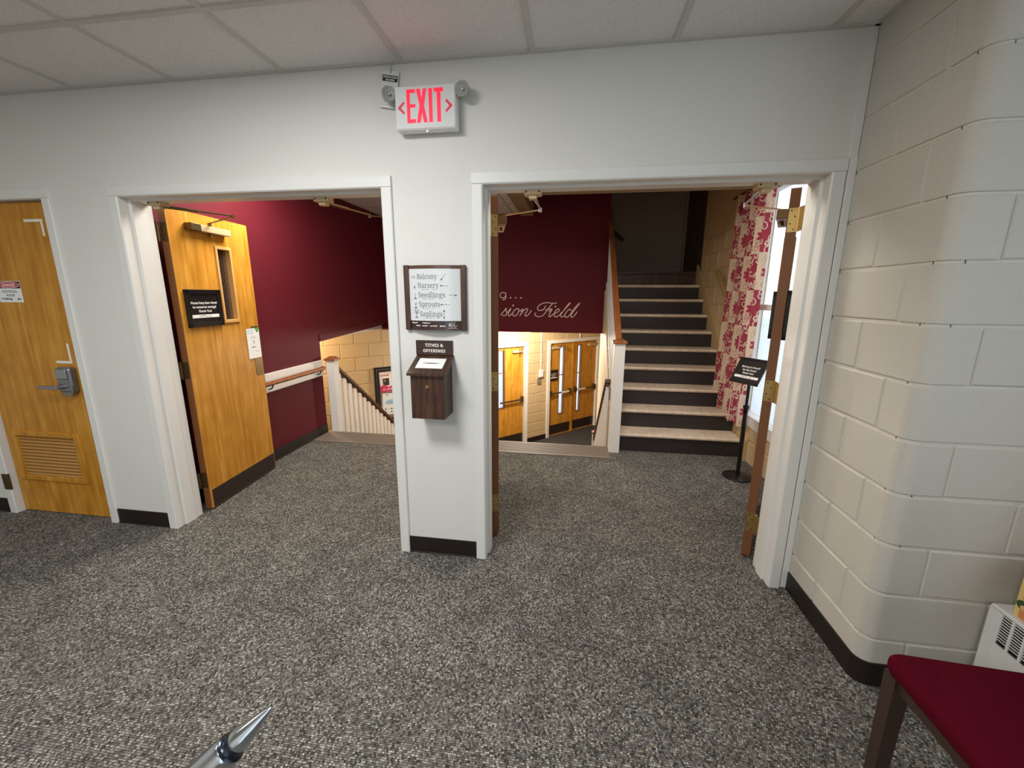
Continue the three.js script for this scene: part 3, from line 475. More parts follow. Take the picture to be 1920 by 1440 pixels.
// ------------------------------------------------------------------ closed door with the louvre
{
  const d = structGroup('door_1', 'closed honey-coloured wooden door with a louvred vent and lever lock'), zf = -0.03;
  const X0 = -3.762, X1 = -3.228, Y0 = 0.252, Y1 = 0.598;
  mesh('door_panel', [bb(-3.822, 0.008, zf - 0.045, X0, 2.04, zf), bb(X1, 0.008, zf - 0.045, -3.053, 2.04, zf), bb(X0, 0.008, zf - 0.045, X1, Y0, zf), bb(X0, Y1, zf - 0.045, X1, 2.04, zf)], M.maple, d);
  const v = mesh('louvre_vent', [bb(X0 - 0.012, Y1 - 0.03, zf - 0.03, X1 + 0.012, Y1 + 0.006, zf + 0.012, 0.005), bb(X0 - 0.012, Y0 - 0.006, zf - 0.03, X1 + 0.012, Y0 + 0.03, zf + 0.012, 0.005), bb(X0 - 0.012, Y0 + 0.026, zf - 0.03, X0 + 0.03, Y1 - 0.026, zf + 0.0115, 0.003), bb(X1 - 0.03, Y0 + 0.026, zf - 0.03, X1 + 0.012, Y1 - 0.026, zf + 0.0115, 0.003)], M.maple, d);
  mesh('vent_gap_shade', bb(X0, Y0, zf - 0.044, X1, Y1, zf - 0.04), M.base, v);  // dark board: shade between the slats is put into its colour
  for (let i = 0; i < 12; i++) { const g = bb(X0 + 0.03, -0.003, -0.017, X1 - 0.03, 0.003, 0.017, 0.002); g.rotateX(0.75); g.translate(0, Y0 + 0.043 + i * 0.0236, zf - 0.012); mesh('slat', g, M.slat, v); }
  for (const y of [0.18, 1.0, 1.8]) mesh('hinge', [bb(-3.872, y, 0.0165, -3.822, y + 0.114, 0.0185), cyl(0.007, 0.007, 0.114, -3.826, y + 0.057, 0.012)], M.bronze, d);
  const k = mesh('lever_lock', [bb(-3.222, 0.895, zf, -3.118, 1.06, zf + 0.05, 0.018), cyl(0.045, 0.05, 0.03, -3.165, 0.925, zf + 0.03, 'z', 24)], mat('#8c8e90', 0.35, { metalness: 0.8 }), d);
  mesh('keypad', bb(-3.212, 0.985, zf + 0.045, -3.128, 1.05, zf + 0.062, 0.012), M.steel, k);
  mesh('lever_handle', [cyl(0.014, 0.014, 0.05, -3.18, 0.937, zf + 0.06, 'z'), bar([-3.18, 0.937, zf + 0.08], [-3.33, 0.933, zf + 0.075], 0.018, 0.022)], mat('#9a98a0', 0.3, { metalness: 0.85 }), k);
  const sgn = thing('warning_sign', 'small white and red danger sticker for the electrical room on the louvred door', 'sign', [-3.492, 1.523, zf]);
  print('sign_face', 0.18, 0.129, canvasTex(480, 344, (g, w, h) => { g.fillStyle = '#efefec'; g.fillRect(0, 0, w, h); g.fillStyle = '#1a1414'; g.fillRect(6, 6, w - 12, 112); g.fillStyle = '#c23a44'; g.beginPath(); g.ellipse(w / 2, 62, 214, 48, 0, 0, 7); g.fill(); g.strokeStyle = '#fff'; g.lineWidth = 6; g.stroke(); text(g, 'DANGER', w / 2, 64, 66, '#f6e8e6', SANS, 'bold'); text(g, 'ELECTRICAL', w / 2, 168, 54, '#2a2a2c', SANS, 'bold'); text(g, 'ROOM', w / 2, 230, 56, '#2a2a2c', SANS, 'bold'); scribble(g, 40, 290, 400, 34, '#4a4a4c', 31); }), sgn, [0, 0, 0.001]);
  const tp = mat('#ece7dc', 0.5), tape = (label, gs) => tag(mesh('tape_mark', gs, tp), label, 'tape');
  tape('L-shaped strip of white tape at the top corner of the louvred door', [bb(-3.265, 1.93, zf, -3.13, 1.945, zf + 0.001), bb(-3.148, 1.848, zf, -3.133, 1.932, zf + 0.001)]);
  tape('L-shaped strip of white tape just above the lever lock', [bb(-3.262, 1.078, zf, -3.142, 1.094, zf + 0.001), bb(-3.158, 1.092, zf, -3.142, 1.205, zf + 0.001)]);
}

// ------------------------------------------------------------------ on the column: directory, plaque, offering box
{
  const x0 = -0.88, x1 = -0.55, y0 = 1.335, y1 = 1.667, cx = (x0 + x1) / 2, cy = (y0 + y1) / 2, w = x1 - x0, h = y1 - y0;
  const t = thing('directory_sign', 'curved directory sign listing Balcony, Nursery, Seedlings, Sprouts and Saplings between dark wood rails', 'sign', [cx, cy, 0]);
  for (const s of [-1, 1]) mesh('side_rail', bb(s * w / 2, -h / 2, 0, s * (w / 2 - 0.027), h / 2, 0.022, 0.003), M.darkwood, t);
  mesh('back_board', bb(-w / 2 + 0.02, -h / 2 + 0.004, 0.001, w / 2 - 0.02, h / 2 - 0.004, 0.008), M.darkwood, t);
  const iw = w - 0.05, ih = h - 0.004, g = new THREE.PlaneGeometry(iw, ih, 24, 1), p = g.attributes.position;
  for (let i = 0; i < p.count; i++) { const u = p.getX(i) / (iw / 2); p.setZ(i, 0.014 + 0.03 * (1 - u * u)); } g.computeVertexNormals();
  const tex = canvasTex(840, 984, (c, W, H) => {
    c.fillStyle = '#5a382a'; c.fillRect(0, 0, W, H); c.fillStyle = '#dcdedd'; c.fillRect(8, 52, W - 16, H - 52 - 146); c.fillStyle = '#2a1512'; c.fillRect(0, H - 146, W, 146); c.fillStyle = '#3a1d18'; c.fillRect(0, H - 40, W, 40);
    const rows = [['Balcony', 180, 'nw', 335], ['Nursery', 313, 'l', 350], ['Seedlings', 455, 'r', 440], ['Sprouts', 596, 'l', 350], ['Saplings', 745, 'ud', 375]];
    rows.forEach(([s, y, a, mw], i) => {
      const x = 150 + i * 8; text(c, s, x, y - 12, 108, '#3c3c3a', SERIF, '', 'left', mw); if (i) scribble(c, x + 60, y + 48, 250 - i * 14, 13, '#8a8a86', 40 + i);
      c.strokeStyle = c.fillStyle = '#26262a'; c.lineWidth = 5; const ax = i === 2 ? 720 : 585, ay = y - 8; c.beginPath();
      const head = (hx, hy, dx, dy) => { c.beginPath(); c.moveTo(hx + dx * 30, hy + dy * 30); c.lineTo(hx - dy * 15, hy + dx * 15); c.lineTo(hx + dy * 15, hy - dx * 15); c.fill(); };
      const line = (a0, b0, a1, b1) => { c.beginPath(); c.moveTo(a0, b0); c.lineTo(a1, b1); c.stroke(); };
      if (a === 'l') { line(ax - 30, ay, ax + 75, ay); head(ax - 30, ay, -1, 0); } else if (a === 'r') { line(ax - 65, ay, ax + 35, ay); head(ax + 30, ay, 1, 0); } else if (a === 'nw') { line(ax - 35, ay + 45, ax + 30, ay - 45); head(ax - 25, ay + 32, -0.6, 0.8); } else { line(ax - 5, ay - 50, ax - 5, ay + 50); head(ax - 5, ay - 42, 0, -1); head(ax - 5, ay + 42, 0, 1); }
      const ix = 100 + i * 5, iy = y; if (i === 0) { c.beginPath(); c.ellipse(ix - 10, iy - 6, 28, 15, 0, 0, 7); c.stroke(); } else { if (i > 1) { c.beginPath(); c.moveTo(ix - 32, iy + 50); c.lineTo(ix, iy + 28); c.lineTo(ix + 32, iy + 50); c.fill(); } c.lineWidth = i === 1 ? 18 : 6; line(ix, iy + (i === 1 ? 34 : 30), ix, iy - 34 + (i === 1 ? 30 : 0)); if (i === 3) { line(ix, iy, ix + 22, iy - 34); line(ix, iy + 6, ix - 20, iy - 20); } if (i === 4) { c.lineWidth = 4; for (let k = 0; k < 7; k++) { c.beginPath(); c.arc(ix + Math.cos(k) * 28, iy - 50 + Math.sin(k * 1.7) * 28, 14, 0, 7); c.stroke(); } } }
    });
    scribble(c, 30, H - 110, 330, 26, '#e8dcd6', 51); scribble(c, 110, H - 66, 480, 26, '#e8dcd6', 52);
    c.strokeStyle = '#e6dad4'; c.lineWidth = 5; for (let k = 0; k < 9; k++) { c.beginPath(); c.arc(700 + Math.cos(k * 0.7) * 52, H - 84 + Math.sin(k * 0.7) * 30, 20, k, k + 3.6); c.stroke(); } c.beginPath(); c.moveTo(640, H - 34); c.lineTo(770, H - 30); c.stroke();
  });
  keepuv('curved_insert', g, printMat(tex, 0.35, { clearcoat: 1, clearcoatRoughness: 0.03 }), t);
}
{
  const t = thing('plaque', 'small brown plaque reading TITHES & OFFERINGS above the offering box', 'sign', [-0.7325, 1.2405, 0]);
  mesh('board', bb(-0.102, -0.04, 0, 0.102, 0.04, 0.008, 0.002), M.darkwood, t);
  print('lettering', 0.2, 0.076, canvasTex(640, 244, (g, w, h) => { const im = g; im.fillStyle = '#3a251c'; im.fillRect(0, 0, w, h); for (let k = 0; k < 70; k++) { im.fillStyle = hash(k, 1, 3) > 0.5 ? 'rgba(90,60,44,0.35)' : 'rgba(24,14,10,0.35)'; im.fillRect(0, hash(k, 2, 3) * h, w, 1 + hash(k, 3, 3) * 3); } text(g, 'TITHES &', w / 2, 76, 76, '#f1ece4', SANS, 'bold', 'center', 340); text(g, 'OFFERINGS', w / 2, 172, 76, '#f1ece4', SANS, 'bold', 'center', 400); }), t, [0, 0, 0.0082], 0.5);
}
{
  const t = thing('offering_box', 'dark brown wooden offering box with sloping lid and white slot card on the column', 'box', [-0.7285, 0.885, 0]);
  const side = [[0, 0], [0.145, 0], [0.145, 0.238], [0, 0.305]]; const b = prism(side.map(([z, y]) => [-z, y]), 0.178); b.rotateY(Math.PI / 2); b.translate(-0.089, 0, 0); mesh('box_body', b, M.darkwood, t);
  const lid = (z) => 0.316 - z * 0.45; const l = prism([[0, lid(0)], [-0.162, lid(0.162)], [-0.162, lid(0.162) - 0.013], [0, lid(0) - 0.013]], 0.206, 0); l.rotateY(Math.PI / 2); l.translate(-0.103, 0, 0); const lm = mesh('lid', l, M.darkwood, t);
  const card = print('slot_card', 0.145, 0.092, canvasTex(580, 368, (g, w, h) => { g.fillStyle = '#efeeea'; g.fillRect(0, 0, w, h); g.fillStyle = '#22232e'; g.beginPath(); g.ellipse(w / 2, h * 0.5, 170, 15, 0, 0, 7); g.fill(); g.fillRect(110, h * 0.5 - 5, 360, 9); }), lm, [0, lid(0.076) + 0.001, 0.078]); card.rotation.x = -Math.PI / 2 + Math.atan(0.45);
  mesh('keyhole_lock', [cyl(0.009, 0.009, 0.006, 0.0, 0.172, 0.147, 'z', 18), cyl(0.006, 0.006, 0.003, 0.0, 0.172, 0.1515, 'z', 14)], M.brass, t);
}
// ------------------------------------------------------------------ exit sign with emergency heads, and its tag
{
  const t = thing('exit_sign', 'white lit exit sign with red letters and two round emergency lamp heads', 'sign', [-0.7145, 2.367, 0]);
  mesh('housing', [bb(-0.146, -0.092, 0.012, 0.146, 0.092, 0.068, 0.006), bb(-0.12, -0.07, 0, 0.12, 0.07, 0.02)], M.plasticWhite, t);
  const draw = (bg, ol, re, ar) => (g, w, h) => {
    g.fillStyle = bg; g.fillRect(0, 0, w, h); g.lineJoin = 'miter';
    const P = [[[186, 40], [330, 40], [330, 92], [240, 92], [240, 252], [330, 252], [330, 300], [240, 300], [240, 470], [330, 470], [330, 524], [186, 524]], [[352, 40], [412, 40], [438, 190], [462, 40], [520, 40], [474, 280], [528, 524], [466, 524], [438, 380], [408, 524], [346, 524], [400, 280]], [[556, 40], [614, 40], [614, 524], [556, 524]], [[644, 40], [796, 40], [796, 94], [752, 94], [752, 524], [692, 524], [692, 94], [644, 94]]];
    const A = [[[150, 230], [84, 300], [150, 370], [128, 394], [30, 300], [128, 206]], [[828, 230], [894, 300], [828, 370], [850, 394], [948, 300], [850, 206]]];
    const poly = (p, c) => { g.beginPath(); p.forEach(([x, y], i) => i ? g.lineTo(x, y) : g.moveTo(x, y)); g.closePath(); if (ol) { g.strokeStyle = ol; g.lineWidth = 16; g.stroke(); } g.fillStyle = c; g.fill(); };
    P.forEach((p) => poly(p, re)); A.forEach((p) => poly(p, ar));
  };
  const f = keepuv('exit_lettering', new THREE.BoxGeometry(0.282, 0.174, 0.002), new THREE.MeshStandardMaterial({ map: canvasTex(980, 604, draw('#d8dad6', '#f0b8bc', '#b00428', '#b82a40')), emissiveMap: canvasTex(980, 604, draw('#000', '#4a1018', '#ff0c3c', '#8a1424')), emissive: '#ffffff', emissiveIntensity: 0.85, roughness: 0.5 }), t); f.position.z = 0.0695;
  for (const s of [-1, 1]) {
    const hx = s * 0.178, hy = 0.065, prof = [[0.0, -0.026], [0.022, -0.025], [0.031, -0.012], [0.033, 0.006], [0.033, 0.014], [0.029, 0.016], [0.027, 0.012], [0.016, 0.002], [0, 0]].map((p) => new THREE.Vector2(...p));
    const g = new THREE.LatheGeometry(prof, 28); g.rotateX(Math.PI / 2); if (s < 0) g.rotateY(0.45); else g.rotateY(-0.12); g.translate(hx, hy, 0.06); const hd = mesh('lamp_head', [g, rod([s * 0.13, hy - 0.01, 0.04], [hx - s * 0.02, hy, 0.042], 0.009)], M.gray, t);
    mesh('lamp_bulb', new THREE.SphereGeometry(0.008, 12, 8).translate(hx + (s < 0 ? 0.004 : 0), hy, 0.066), M.chrome, hd);
  }
  mesh('status_light', new THREE.SphereGeometry(0.004, 10, 8).translate(0, -0.093, 0.05), mat('#ffffff', 0.3, { emissive: '#ffd8d8', emissiveIntensity: 2 }), t);
  const l = new THREE.RectAreaLight('#ff1040', 0.6, 0.26, 0.15); l.position.set(-0.7145, 2.367, 0.075); l.rotation.y = Math.PI; scene.add(l);
  const k = thing('inspection_tag', 'white inspection tag with a black header hanging from the ceiling edge by the exit sign', 'tag', [-0.895, 2.562, 0.012]); k.rotation.z = -0.17;
  print('tag_card', 0.084, 0.158, canvasTex(336, 632, (g, w, h) => { g.fillStyle = '#dcdcd8'; g.fillRect(0, 0, w, h); g.fillStyle = '#151515'; g.fillRect(16, 74, w - 32, 108); text(g, 'INSPECTION', w / 2, 106, 46, '#e8e8e4', SANS, 'bold', 'center', 270); text(g, 'RECORD', w / 2, 154, 46, '#e8e8e4', SANS, 'bold', 'center', 200); for (let i = 0; i < 9; i++) { g.fillStyle = '#8a8a88'; g.fillRect(16, 205 + i * 46, w - 32, 4); } g.fillRect(120, 330, 4, 260); g.fillRect(210, 330, 4, 260); g.beginPath(); g.arc(w / 2, 36, 12, 0, 7); g.fill(); }), k, [0, -0.089, 0], 0.6);
  mesh('tag_tie', [rod([0, -0.02, 0.003], [0.003, 0.022, 0.002], 0.002)], M.gray, k);
}

// ------------------------------------------------------------------ handrails
{
  const t = thing('handrail', 'round brown handrail on a white backing board along the dark red wall', 'handrail');
  mesh('backing_board', bb(LX, 0.652, -1.955, LX + 0.018, 0.822, -0.6, 0.003), M.white, t);
  const c = new THREE.CatmullRomCurve3([[LX + 0.07, 0.742, -0.6], [LX + 0.07, 0.742, -1.0], [LX + 0.07, 0.742, -1.7], [LX + 0.068, 0.742, -1.85], [LX + 0.05, 0.74, -1.91], [LX + 0.02, 0.738, -1.93]].map((p) => new THREE.Vector3(...p))); mesh('rail', new THREE.TubeGeometry(c, 40, 0.021, 14), M.oak, t);
  for (const z of [-1.12, -1.84]) mesh('rail_bracket', [rod([LX + 0.016, 0.68, z], [LX + 0.05, 0.69, z], 0.006), rod([LX + 0.05, 0.69, z], [LX + 0.07, 0.724, z], 0.006)], M.black, t);
  const u = thing('handrail', 'plain wooden handrail on the tan block wall beside the upper stairs', 'handrail');
  mesh('rail', bar([1.59, 1.80, -3.0], [1.59, 0.98, -1.85], 0.045, 0.05), mat('#a8895a', 0.45), u); for (const z of [-2.9, -2.0]) { const y = 1.80 + (z + 3.0) * (0.82 / -1.15); mesh('rail_bracket', rod([1.59, y - 0.02, z], [HX, y - 0.05, z], 0.008), M.bronze, u); }
  const v = thing('handrail', 'short dark handrail on the grey wall at the head of the stairs', 'handrail');
  mesh('rail', [bar([0.48, 2.6, -4.93], [0.74, 2.38, -4.93], 0.045, 0.05)], mat('#2a1a12', 0.5), v); mesh('rail_bracket', rod([0.66, 2.44, -4.94], [0.66, 2.41, -5.0], 0.008), M.black, v);
}
// ------------------------------------------------------------------ script lettering on the red wall
{
  const t = thing('wall_lettering', 'white script lettering ending in Field on the far dark red wall', 'lettering', [-0.45, 1.401, FARZ]); const lm = mat('#e8d2cc', 0.6);
  const K = (p) => new THREE.Vector3((p[0] - 777) * 0.000812, -(p[1] - 366) * 0.000802, 0.002);
  const glyph = (strokes, r, dots = []) => { const gs = strokes.map((s) => { const c = new THREE.CatmullRomCurve3(s.map(K)); const g = new THREE.TubeGeometry(c, s.length * 7, r, 6); g.scale(1, 1, 0.22); return g; }); const dg = dots.map((d) => { const q = K(d[0]); return cyl(d[1], d[1], 0.003, q.x, q.y, 0.002, 'z', 14); }); if (!gs.length) { mesh('dot', dg, lm, t); return; } const l = mesh('letter', gs, lm, t); for (const g of dg) mesh('dot', g, lm, l); };
  const r = 0.0064;
  glyph([[[60, 222], [75, 185], [105, 175], [140, 180], [158, 192]], [[160, 178], [163, 230], [160, 262], [145, 290], [103, 299]], [[60, 222], [75, 258], [110, 266], [145, 250], [160, 225]]], 0.0062);
  for (const x of [243, 333, 425]) glyph([], r, [[[x, 262], 0.0105]]);
  glyph([[[70, 560], [150, 470], [172, 440], [165, 480], [180, 520], [165, 560], [125, 574], [98, 560]]], r);
  glyph([[[168, 545], [225, 475], [252, 442], [212, 530], [205, 568], [225, 576], [275, 530]]], r, [[[290, 395], 0.012]]);
  glyph([[[372, 446], [330, 460], [292, 508], [284, 555], [310, 578], [350, 555], [385, 500], [388, 460], [368, 445]], [[384, 470], [405, 488], [440, 472]]], r);
  glyph([[[425, 495], [452, 455], [462, 462], [405, 576]], [[430, 535], [485, 468], [530, 447], [542, 468], [500, 545], [508, 577], [555, 552], [608, 475]]], r);
  glyph([[[1040, 345], [960, 352], [880, 340], [800, 355], [740, 390], [712, 440], [735, 472], [790, 470], [838, 430], [852, 388]], [[968, 355], [900, 440], [850, 510], [800, 565], [740, 582], [690, 572], [668, 540], [690, 516]], [[848, 470], [890, 462], [940, 440]]], r);
  glyph([[[905, 500], [965, 445], [925, 525], [912, 570], [930, 582], [985, 535]]], r, [[[1018, 405], 0.012]]);
  glyph([[[985, 535], [1050, 503], [1085, 468], [1072, 445], [1038, 460], [1005, 520], [1005, 568], [1040, 582], [1095, 545], [1125, 505]]], r);
  glyph([[[1120, 525], [1200, 425], [1272, 340], [1250, 352], [1150, 490], [1110, 560], [1128, 585], [1180, 555]]], r);
  glyph([[[1292, 480], [1268, 450], [1228, 472], [1190, 530], [1184, 572], [1215, 588], [1270, 540], [1350, 420], [1430, 340], [1330, 480], [1285, 555], [1297, 588], [1345, 555], [1388, 490]]], r);
}
// ------------------------------------------------------------------ lobby wall fittings
{
  const t = thing('notice_board', 'dark framed notice board on the tan wall behind the left balustrade', 'board', on45(-3.13, 0.968, 0.001), Math.PI / 4), w = 0.8, h = 0.885;
  const ring = (a, b, z0, z1) => [bb(a, a, z0, w - a, b, z1), bb(a, h - b, z0, w - a, h - a, z1), bb(a, a, z0, b, h - a, z1), bb(w - b, a, z0, w - a, h - a, z1)];
  mesh('outer_frame', ring(0, 0.03, 0, 0.03), M.base, t); mesh('metal_trim', ring(0.03, 0.042, 0, 0.026), M.steel, t); mesh('inner_frame', ring(0.042, 0.07, 0, 0.03), M.base, t); mesh('board_back', bb(0.03, 0.03, 0.002, w - 0.03, h - 0.03, 0.012), mat('#8a7468', 0.8), t);
  const p = thing('poster', 'pink and white poster with a dark photo in the upper half of the notice board', 'poster', on45(-2.93, 1.62, 0.0145), Math.PI / 4);
  print('sheet', 0.24, 0.32, canvasTex(360, 480, (g, W, H) => { g.fillStyle = '#f3e7e0'; g.fillRect(0, 0, W, H); scribble(g, 40, 40, 280, 18, '#b98', 61); scribble(g, 30, 90, 300, 40, '#b8603c', 62); g.fillStyle = '#3a302c'; g.fillRect(70, 160, 150, 170); g.fillStyle = '#9a8a80'; g.fillRect(100, 190, 36, 50); g.fillStyle = '#cf3f68'; g.beginPath(); g.moveTo(0, 340); g.lineTo(90, 300); g.lineTo(200, 370); g.lineTo(360, 320); g.lineTo(360, 480); g.lineTo(0, 480); g.fill(); scribble(g, 60, 420, 260, 30, '#f6dfe4', 63); }), p, [0, 0, 0], 0.6); p.rotation.z = 0.03;
  const q = thing('poster', 'white and light blue flyer in the lower half of the notice board', 'poster', on45(-2.92, 1.26, 0.0145), Math.PI / 4);
  print('sheet', 0.22, 0.34, canvasTex(330, 510, (g, W, H) => { g.fillStyle = '#eef1f0'; g.fillRect(0, 0, W, H); scribble(g, 50, 40, 230, 26, '#4f7f5a', 71); g.fillStyle = '#a9cbe0'; g.beginPath(); g.ellipse(190, 210, 120, 60, -0.1, 0, 7); g.fill(); scribble(g, 80, 200, 220, 20, '#6f9fc0', 72); scribble(g, 80, 235, 200, 18, '#6f9fc0', 73); for (let i = 0; i < 4; i++) { g.fillStyle = '#4a5a5c'; g.fillRect(60 + (i % 2) * 140, 360 + (i >> 1) * 70, 34, 34); scribble(g, 100 + (i % 2) * 140, 380 + (i >> 1) * 70, 80, 12, '#88a', 80 + i); } }), q, [0, 0, 0], 0.6); q.rotation.z = -0.05;
  const c = thing('conduit', 'thin white conduit running down to a small box between the entrance doors', 'pipe', on45(0.2, 1.4, 0), Math.PI / 4);
  mesh('pipe', rod([0, 0.06, 0.014], [0, 1.04, 0.014], 0.011), M.white, c); mesh('junction_box', bb(-0.045, -0.06, 0, 0.045, 0.08, 0.045, 0.005), M.white, c);
  const s = thing('wall_plate', 'grey metal plate under the conduit box between the entrance doors', 'plate', on45(0.17, 1.25, 0), Math.PI / 4); mesh('plate', bb(-0.05, -0.07, 0, 0.05, 0.07, 0.012, 0.004), mat('#8f8570', 0.4, { metalness: 0.5 }), s); mesh('switch', bb(-0.012, -0.02, 0.01, 0.012, 0.02, 0.018, 0.003), M.gray, s);
  const c2 = thing('conduit', 'short white conduit above the double entrance doors', 'pipe', on45(1.28, 2.06, 0), Math.PI / 4); mesh('pipe', rod([0, 0, 0.014], [0, 0.38, 0.014], 0.011), M.white, c2);
  framed('framed_notice', 'small black notice on the left leaf of the double entrance doors', 'sign', 0.235, 0.225, 0.02, noticeTex(['Please keep door closed', 'to conserve energy!', 'Thank You!']), on45(0.57, 1.32, -0.029), Math.PI / 4);
  const pc = thing('wall_card', 'small white card with a black foot on the tan wall behind the curtain', 'sign', [HX, 1.735, -2.53], -Math.PI / 2); print('card', 0.2, 0.17, canvasTex(200, 170, (g, w, h) => { g.fillStyle = '#e9e7e0'; g.fillRect(0, 0, w, h); g.fillStyle = '#141312'; g.fillRect(0, 100, w, 70); }), pc, [0, 0, 0.002], 0.5); mesh('card_backing', bb(-0.1, -0.085, -0.001, 0.1, 0.085, 0.001), M.black, pc);
}
// ------------------------------------------------------------------ curtain
{
  const t = thing('curtain', 'long burgundy and cream patterned curtain beside the stair hall window', 'curtain'), Y0 = 0.33, Y1 = 2.47, N = 72, R = 40, pos = [], uv = [], idx = [];
  for (let j = 0; j <= R; j++) for (let i = 0; i <= N; i++) {
    const v = j / R, u = i / N, fl = 0.09 * Math.pow(1 - v, 1.5), z = -2.43 - fl + u * (0.64 + 0.1 * v + fl * 1.1) , ph = u * Math.PI * 2 * 4.5;
    pos.push(1.555 - 0.032 * Math.sin(ph + 0.6) - 0.012 * Math.sin(ph * 2.1 + v * 2) * (1.2 - v), Y0 + (Y1 - Y0) * v + 0.012 * Math.sin(u * 9) * (1 - v), z + 0.012 * Math.cos(ph)); uv.push(u * 1.35 / 0.62, (Y1 - Y0) * v / 0.62);
  }
  for (let j = 0; j < R; j++) for (let i = 0; i < N; i++) { const a = j * (N + 1) + i, b = a + 1, c = a + N + 1, d = c + 1; idx.push(a, b, d, a, d, c); }
  const g = new THREE.BufferGeometry(); g.setAttribute('position', new THREE.Float32BufferAttribute(pos, 3)); g.setAttribute('uv', new THREE.Float32BufferAttribute(uv, 2)); g.setIndex(idx); g.computeVertexNormals();
  const tex = canvasTex(1024, 1024, (c, w, h) => {
    const red = '#a23649', cream = '#e2cdb2', sw = (x, y, r, col, lw, fl) => { c.strokeStyle = col; c.lineWidth = lw; c.lineCap = 'round'; c.beginPath(); for (let k = 0; k <= 26; k++) { const a = k / 26 * 5.2 + fl, rr = r * (1 - k / 34); c[k ? 'lineTo' : 'moveTo'](x + Math.cos(a) * rr, y + Math.sin(a) * rr); } c.stroke(); };
    for (let by = 0; by < 2; by++) for (let bx = 0; bx < 2; bx++) {
      const x = bx * 512, y = by * 512, isRed = (bx + by) % 2 === 0; c.fillStyle = isRed ? red : cream; c.fillRect(x, y, 512, 512); c.save(); c.beginPath(); c.rect(x, y, 512, 512); c.clip();
      for (let k = 0; k < 26; k++) { const px = x + 20 + hash(k, bx, 91) * 472, py = y + 20 + hash(k, by, 92) * 472; sw(px, py, 34 + 34 * hash(k, bx + 2 * by, 93), isRed ? cream : (k % 3 ? '#d9bd9c' : '#c98a86'), isRed ? 15 : 11, hash(k, 5, 94) * 6.28); }
      if (!isRed) { c.fillStyle = '#b23350'; for (let k = 0; k < 9; k++) { c.beginPath(); const a = k / 9 * 6.28; c.ellipse(x + 256 + Math.cos(a) * 74, y + 270 + Math.sin(a) * 66, 54, 26, a, 0, 7); c.fill(); } }
      c.restore();
    }
  }); tex.wrapS = tex.wrapT = THREE.RepeatWrapping;
  keepuv('curtain_panel', g, new THREE.MeshPhysicalMaterial({ map: tex, roughness: 0.95, transmission: 0.35, thickness: 0, side: THREE.DoubleSide }), t);
  mesh('curtain_rod', [rod([1.555, 2.475, -2.6], [1.555, 2.475, -0.4], 0.012), rod([1.555, 2.475, -2.5], [HX, 2.475, -2.5], 0.008), rod([1.555, 2.475, -0.5], [HX, 2.475, -0.5], 0.008)], M.bronze, t);
}
// ------------------------------------------------------------------ sign stand
{
  const t = thing('sign_stand', 'black pedestal sign stand saying the balcony is closed, at the foot of the upper stairs', 'sign stand', [1.443, 0, -1.425]);
  const base = new THREE.LatheGeometry([[0, 0], [0.115, 0], [0.12, 0.006], [0.116, 0.013], [0.06, 0.022], [0.03, 0.027], [0, 0.028]].map((p) => new THREE.Vector2(...p)), 40); mesh('base', base, M.black, t);
  mesh('pole', [cyl(0.0165, 0.0165, 0.60, 0, 0.32, 0), cyl(0.012, 0.012, 0.26, 0, 0.73, 0)], M.black, t); mesh('collar', [cyl(0.0165, 0.022, 0.06, 0, 0.59, 0), cyl(0.024, 0.024, 0.022, 0, 0.627, 0), rod([0, 0.6, 0], [-0.02, 0.6, 0.03], 0.007)], M.black, t);
  const f = new THREE.Group(); f.name = 'sign_frame'; t.add(f); f.position.set(-0.02, 0.925, 0.02); f.rotation.order = 'YXZ'; f.rotation.set(-0.52, -1.03, 0); const w = 0.25, h = 0.226, e = 0.018;
  mesh('frame', [bb(-w / 2, h / 2 - e, -0.004, w / 2, h / 2, 0.01, 0.003), bb(-w / 2, -h / 2, -0.004, w / 2, -h / 2 + e, 0.01, 0.003), bb(-w / 2, -h / 2, -0.004, -w / 2 + e, h / 2, 0.01, 0.003), bb(w / 2 - e, -h / 2, -0.004, w / 2, h / 2, 0.01, 0.003), bb(-w / 2 + 0.003, -h / 2 + 0.003, -0.006, w / 2 - 0.003, h / 2 - 0.003, 0.002)], M.black, f);
  print('notice_print', w - 2 * e, h - 2 * e, noticeTex(['Balcony is Closed!', 'Do Not Enter!', 'Thank You!']), f, [0, 0, 0.003], 0.35);
  mesh('tilt_bracket', [rod([0.0, 0.85, 0], [-0.01, 0.9, 0.008], 0.012)], M.black, t);
}
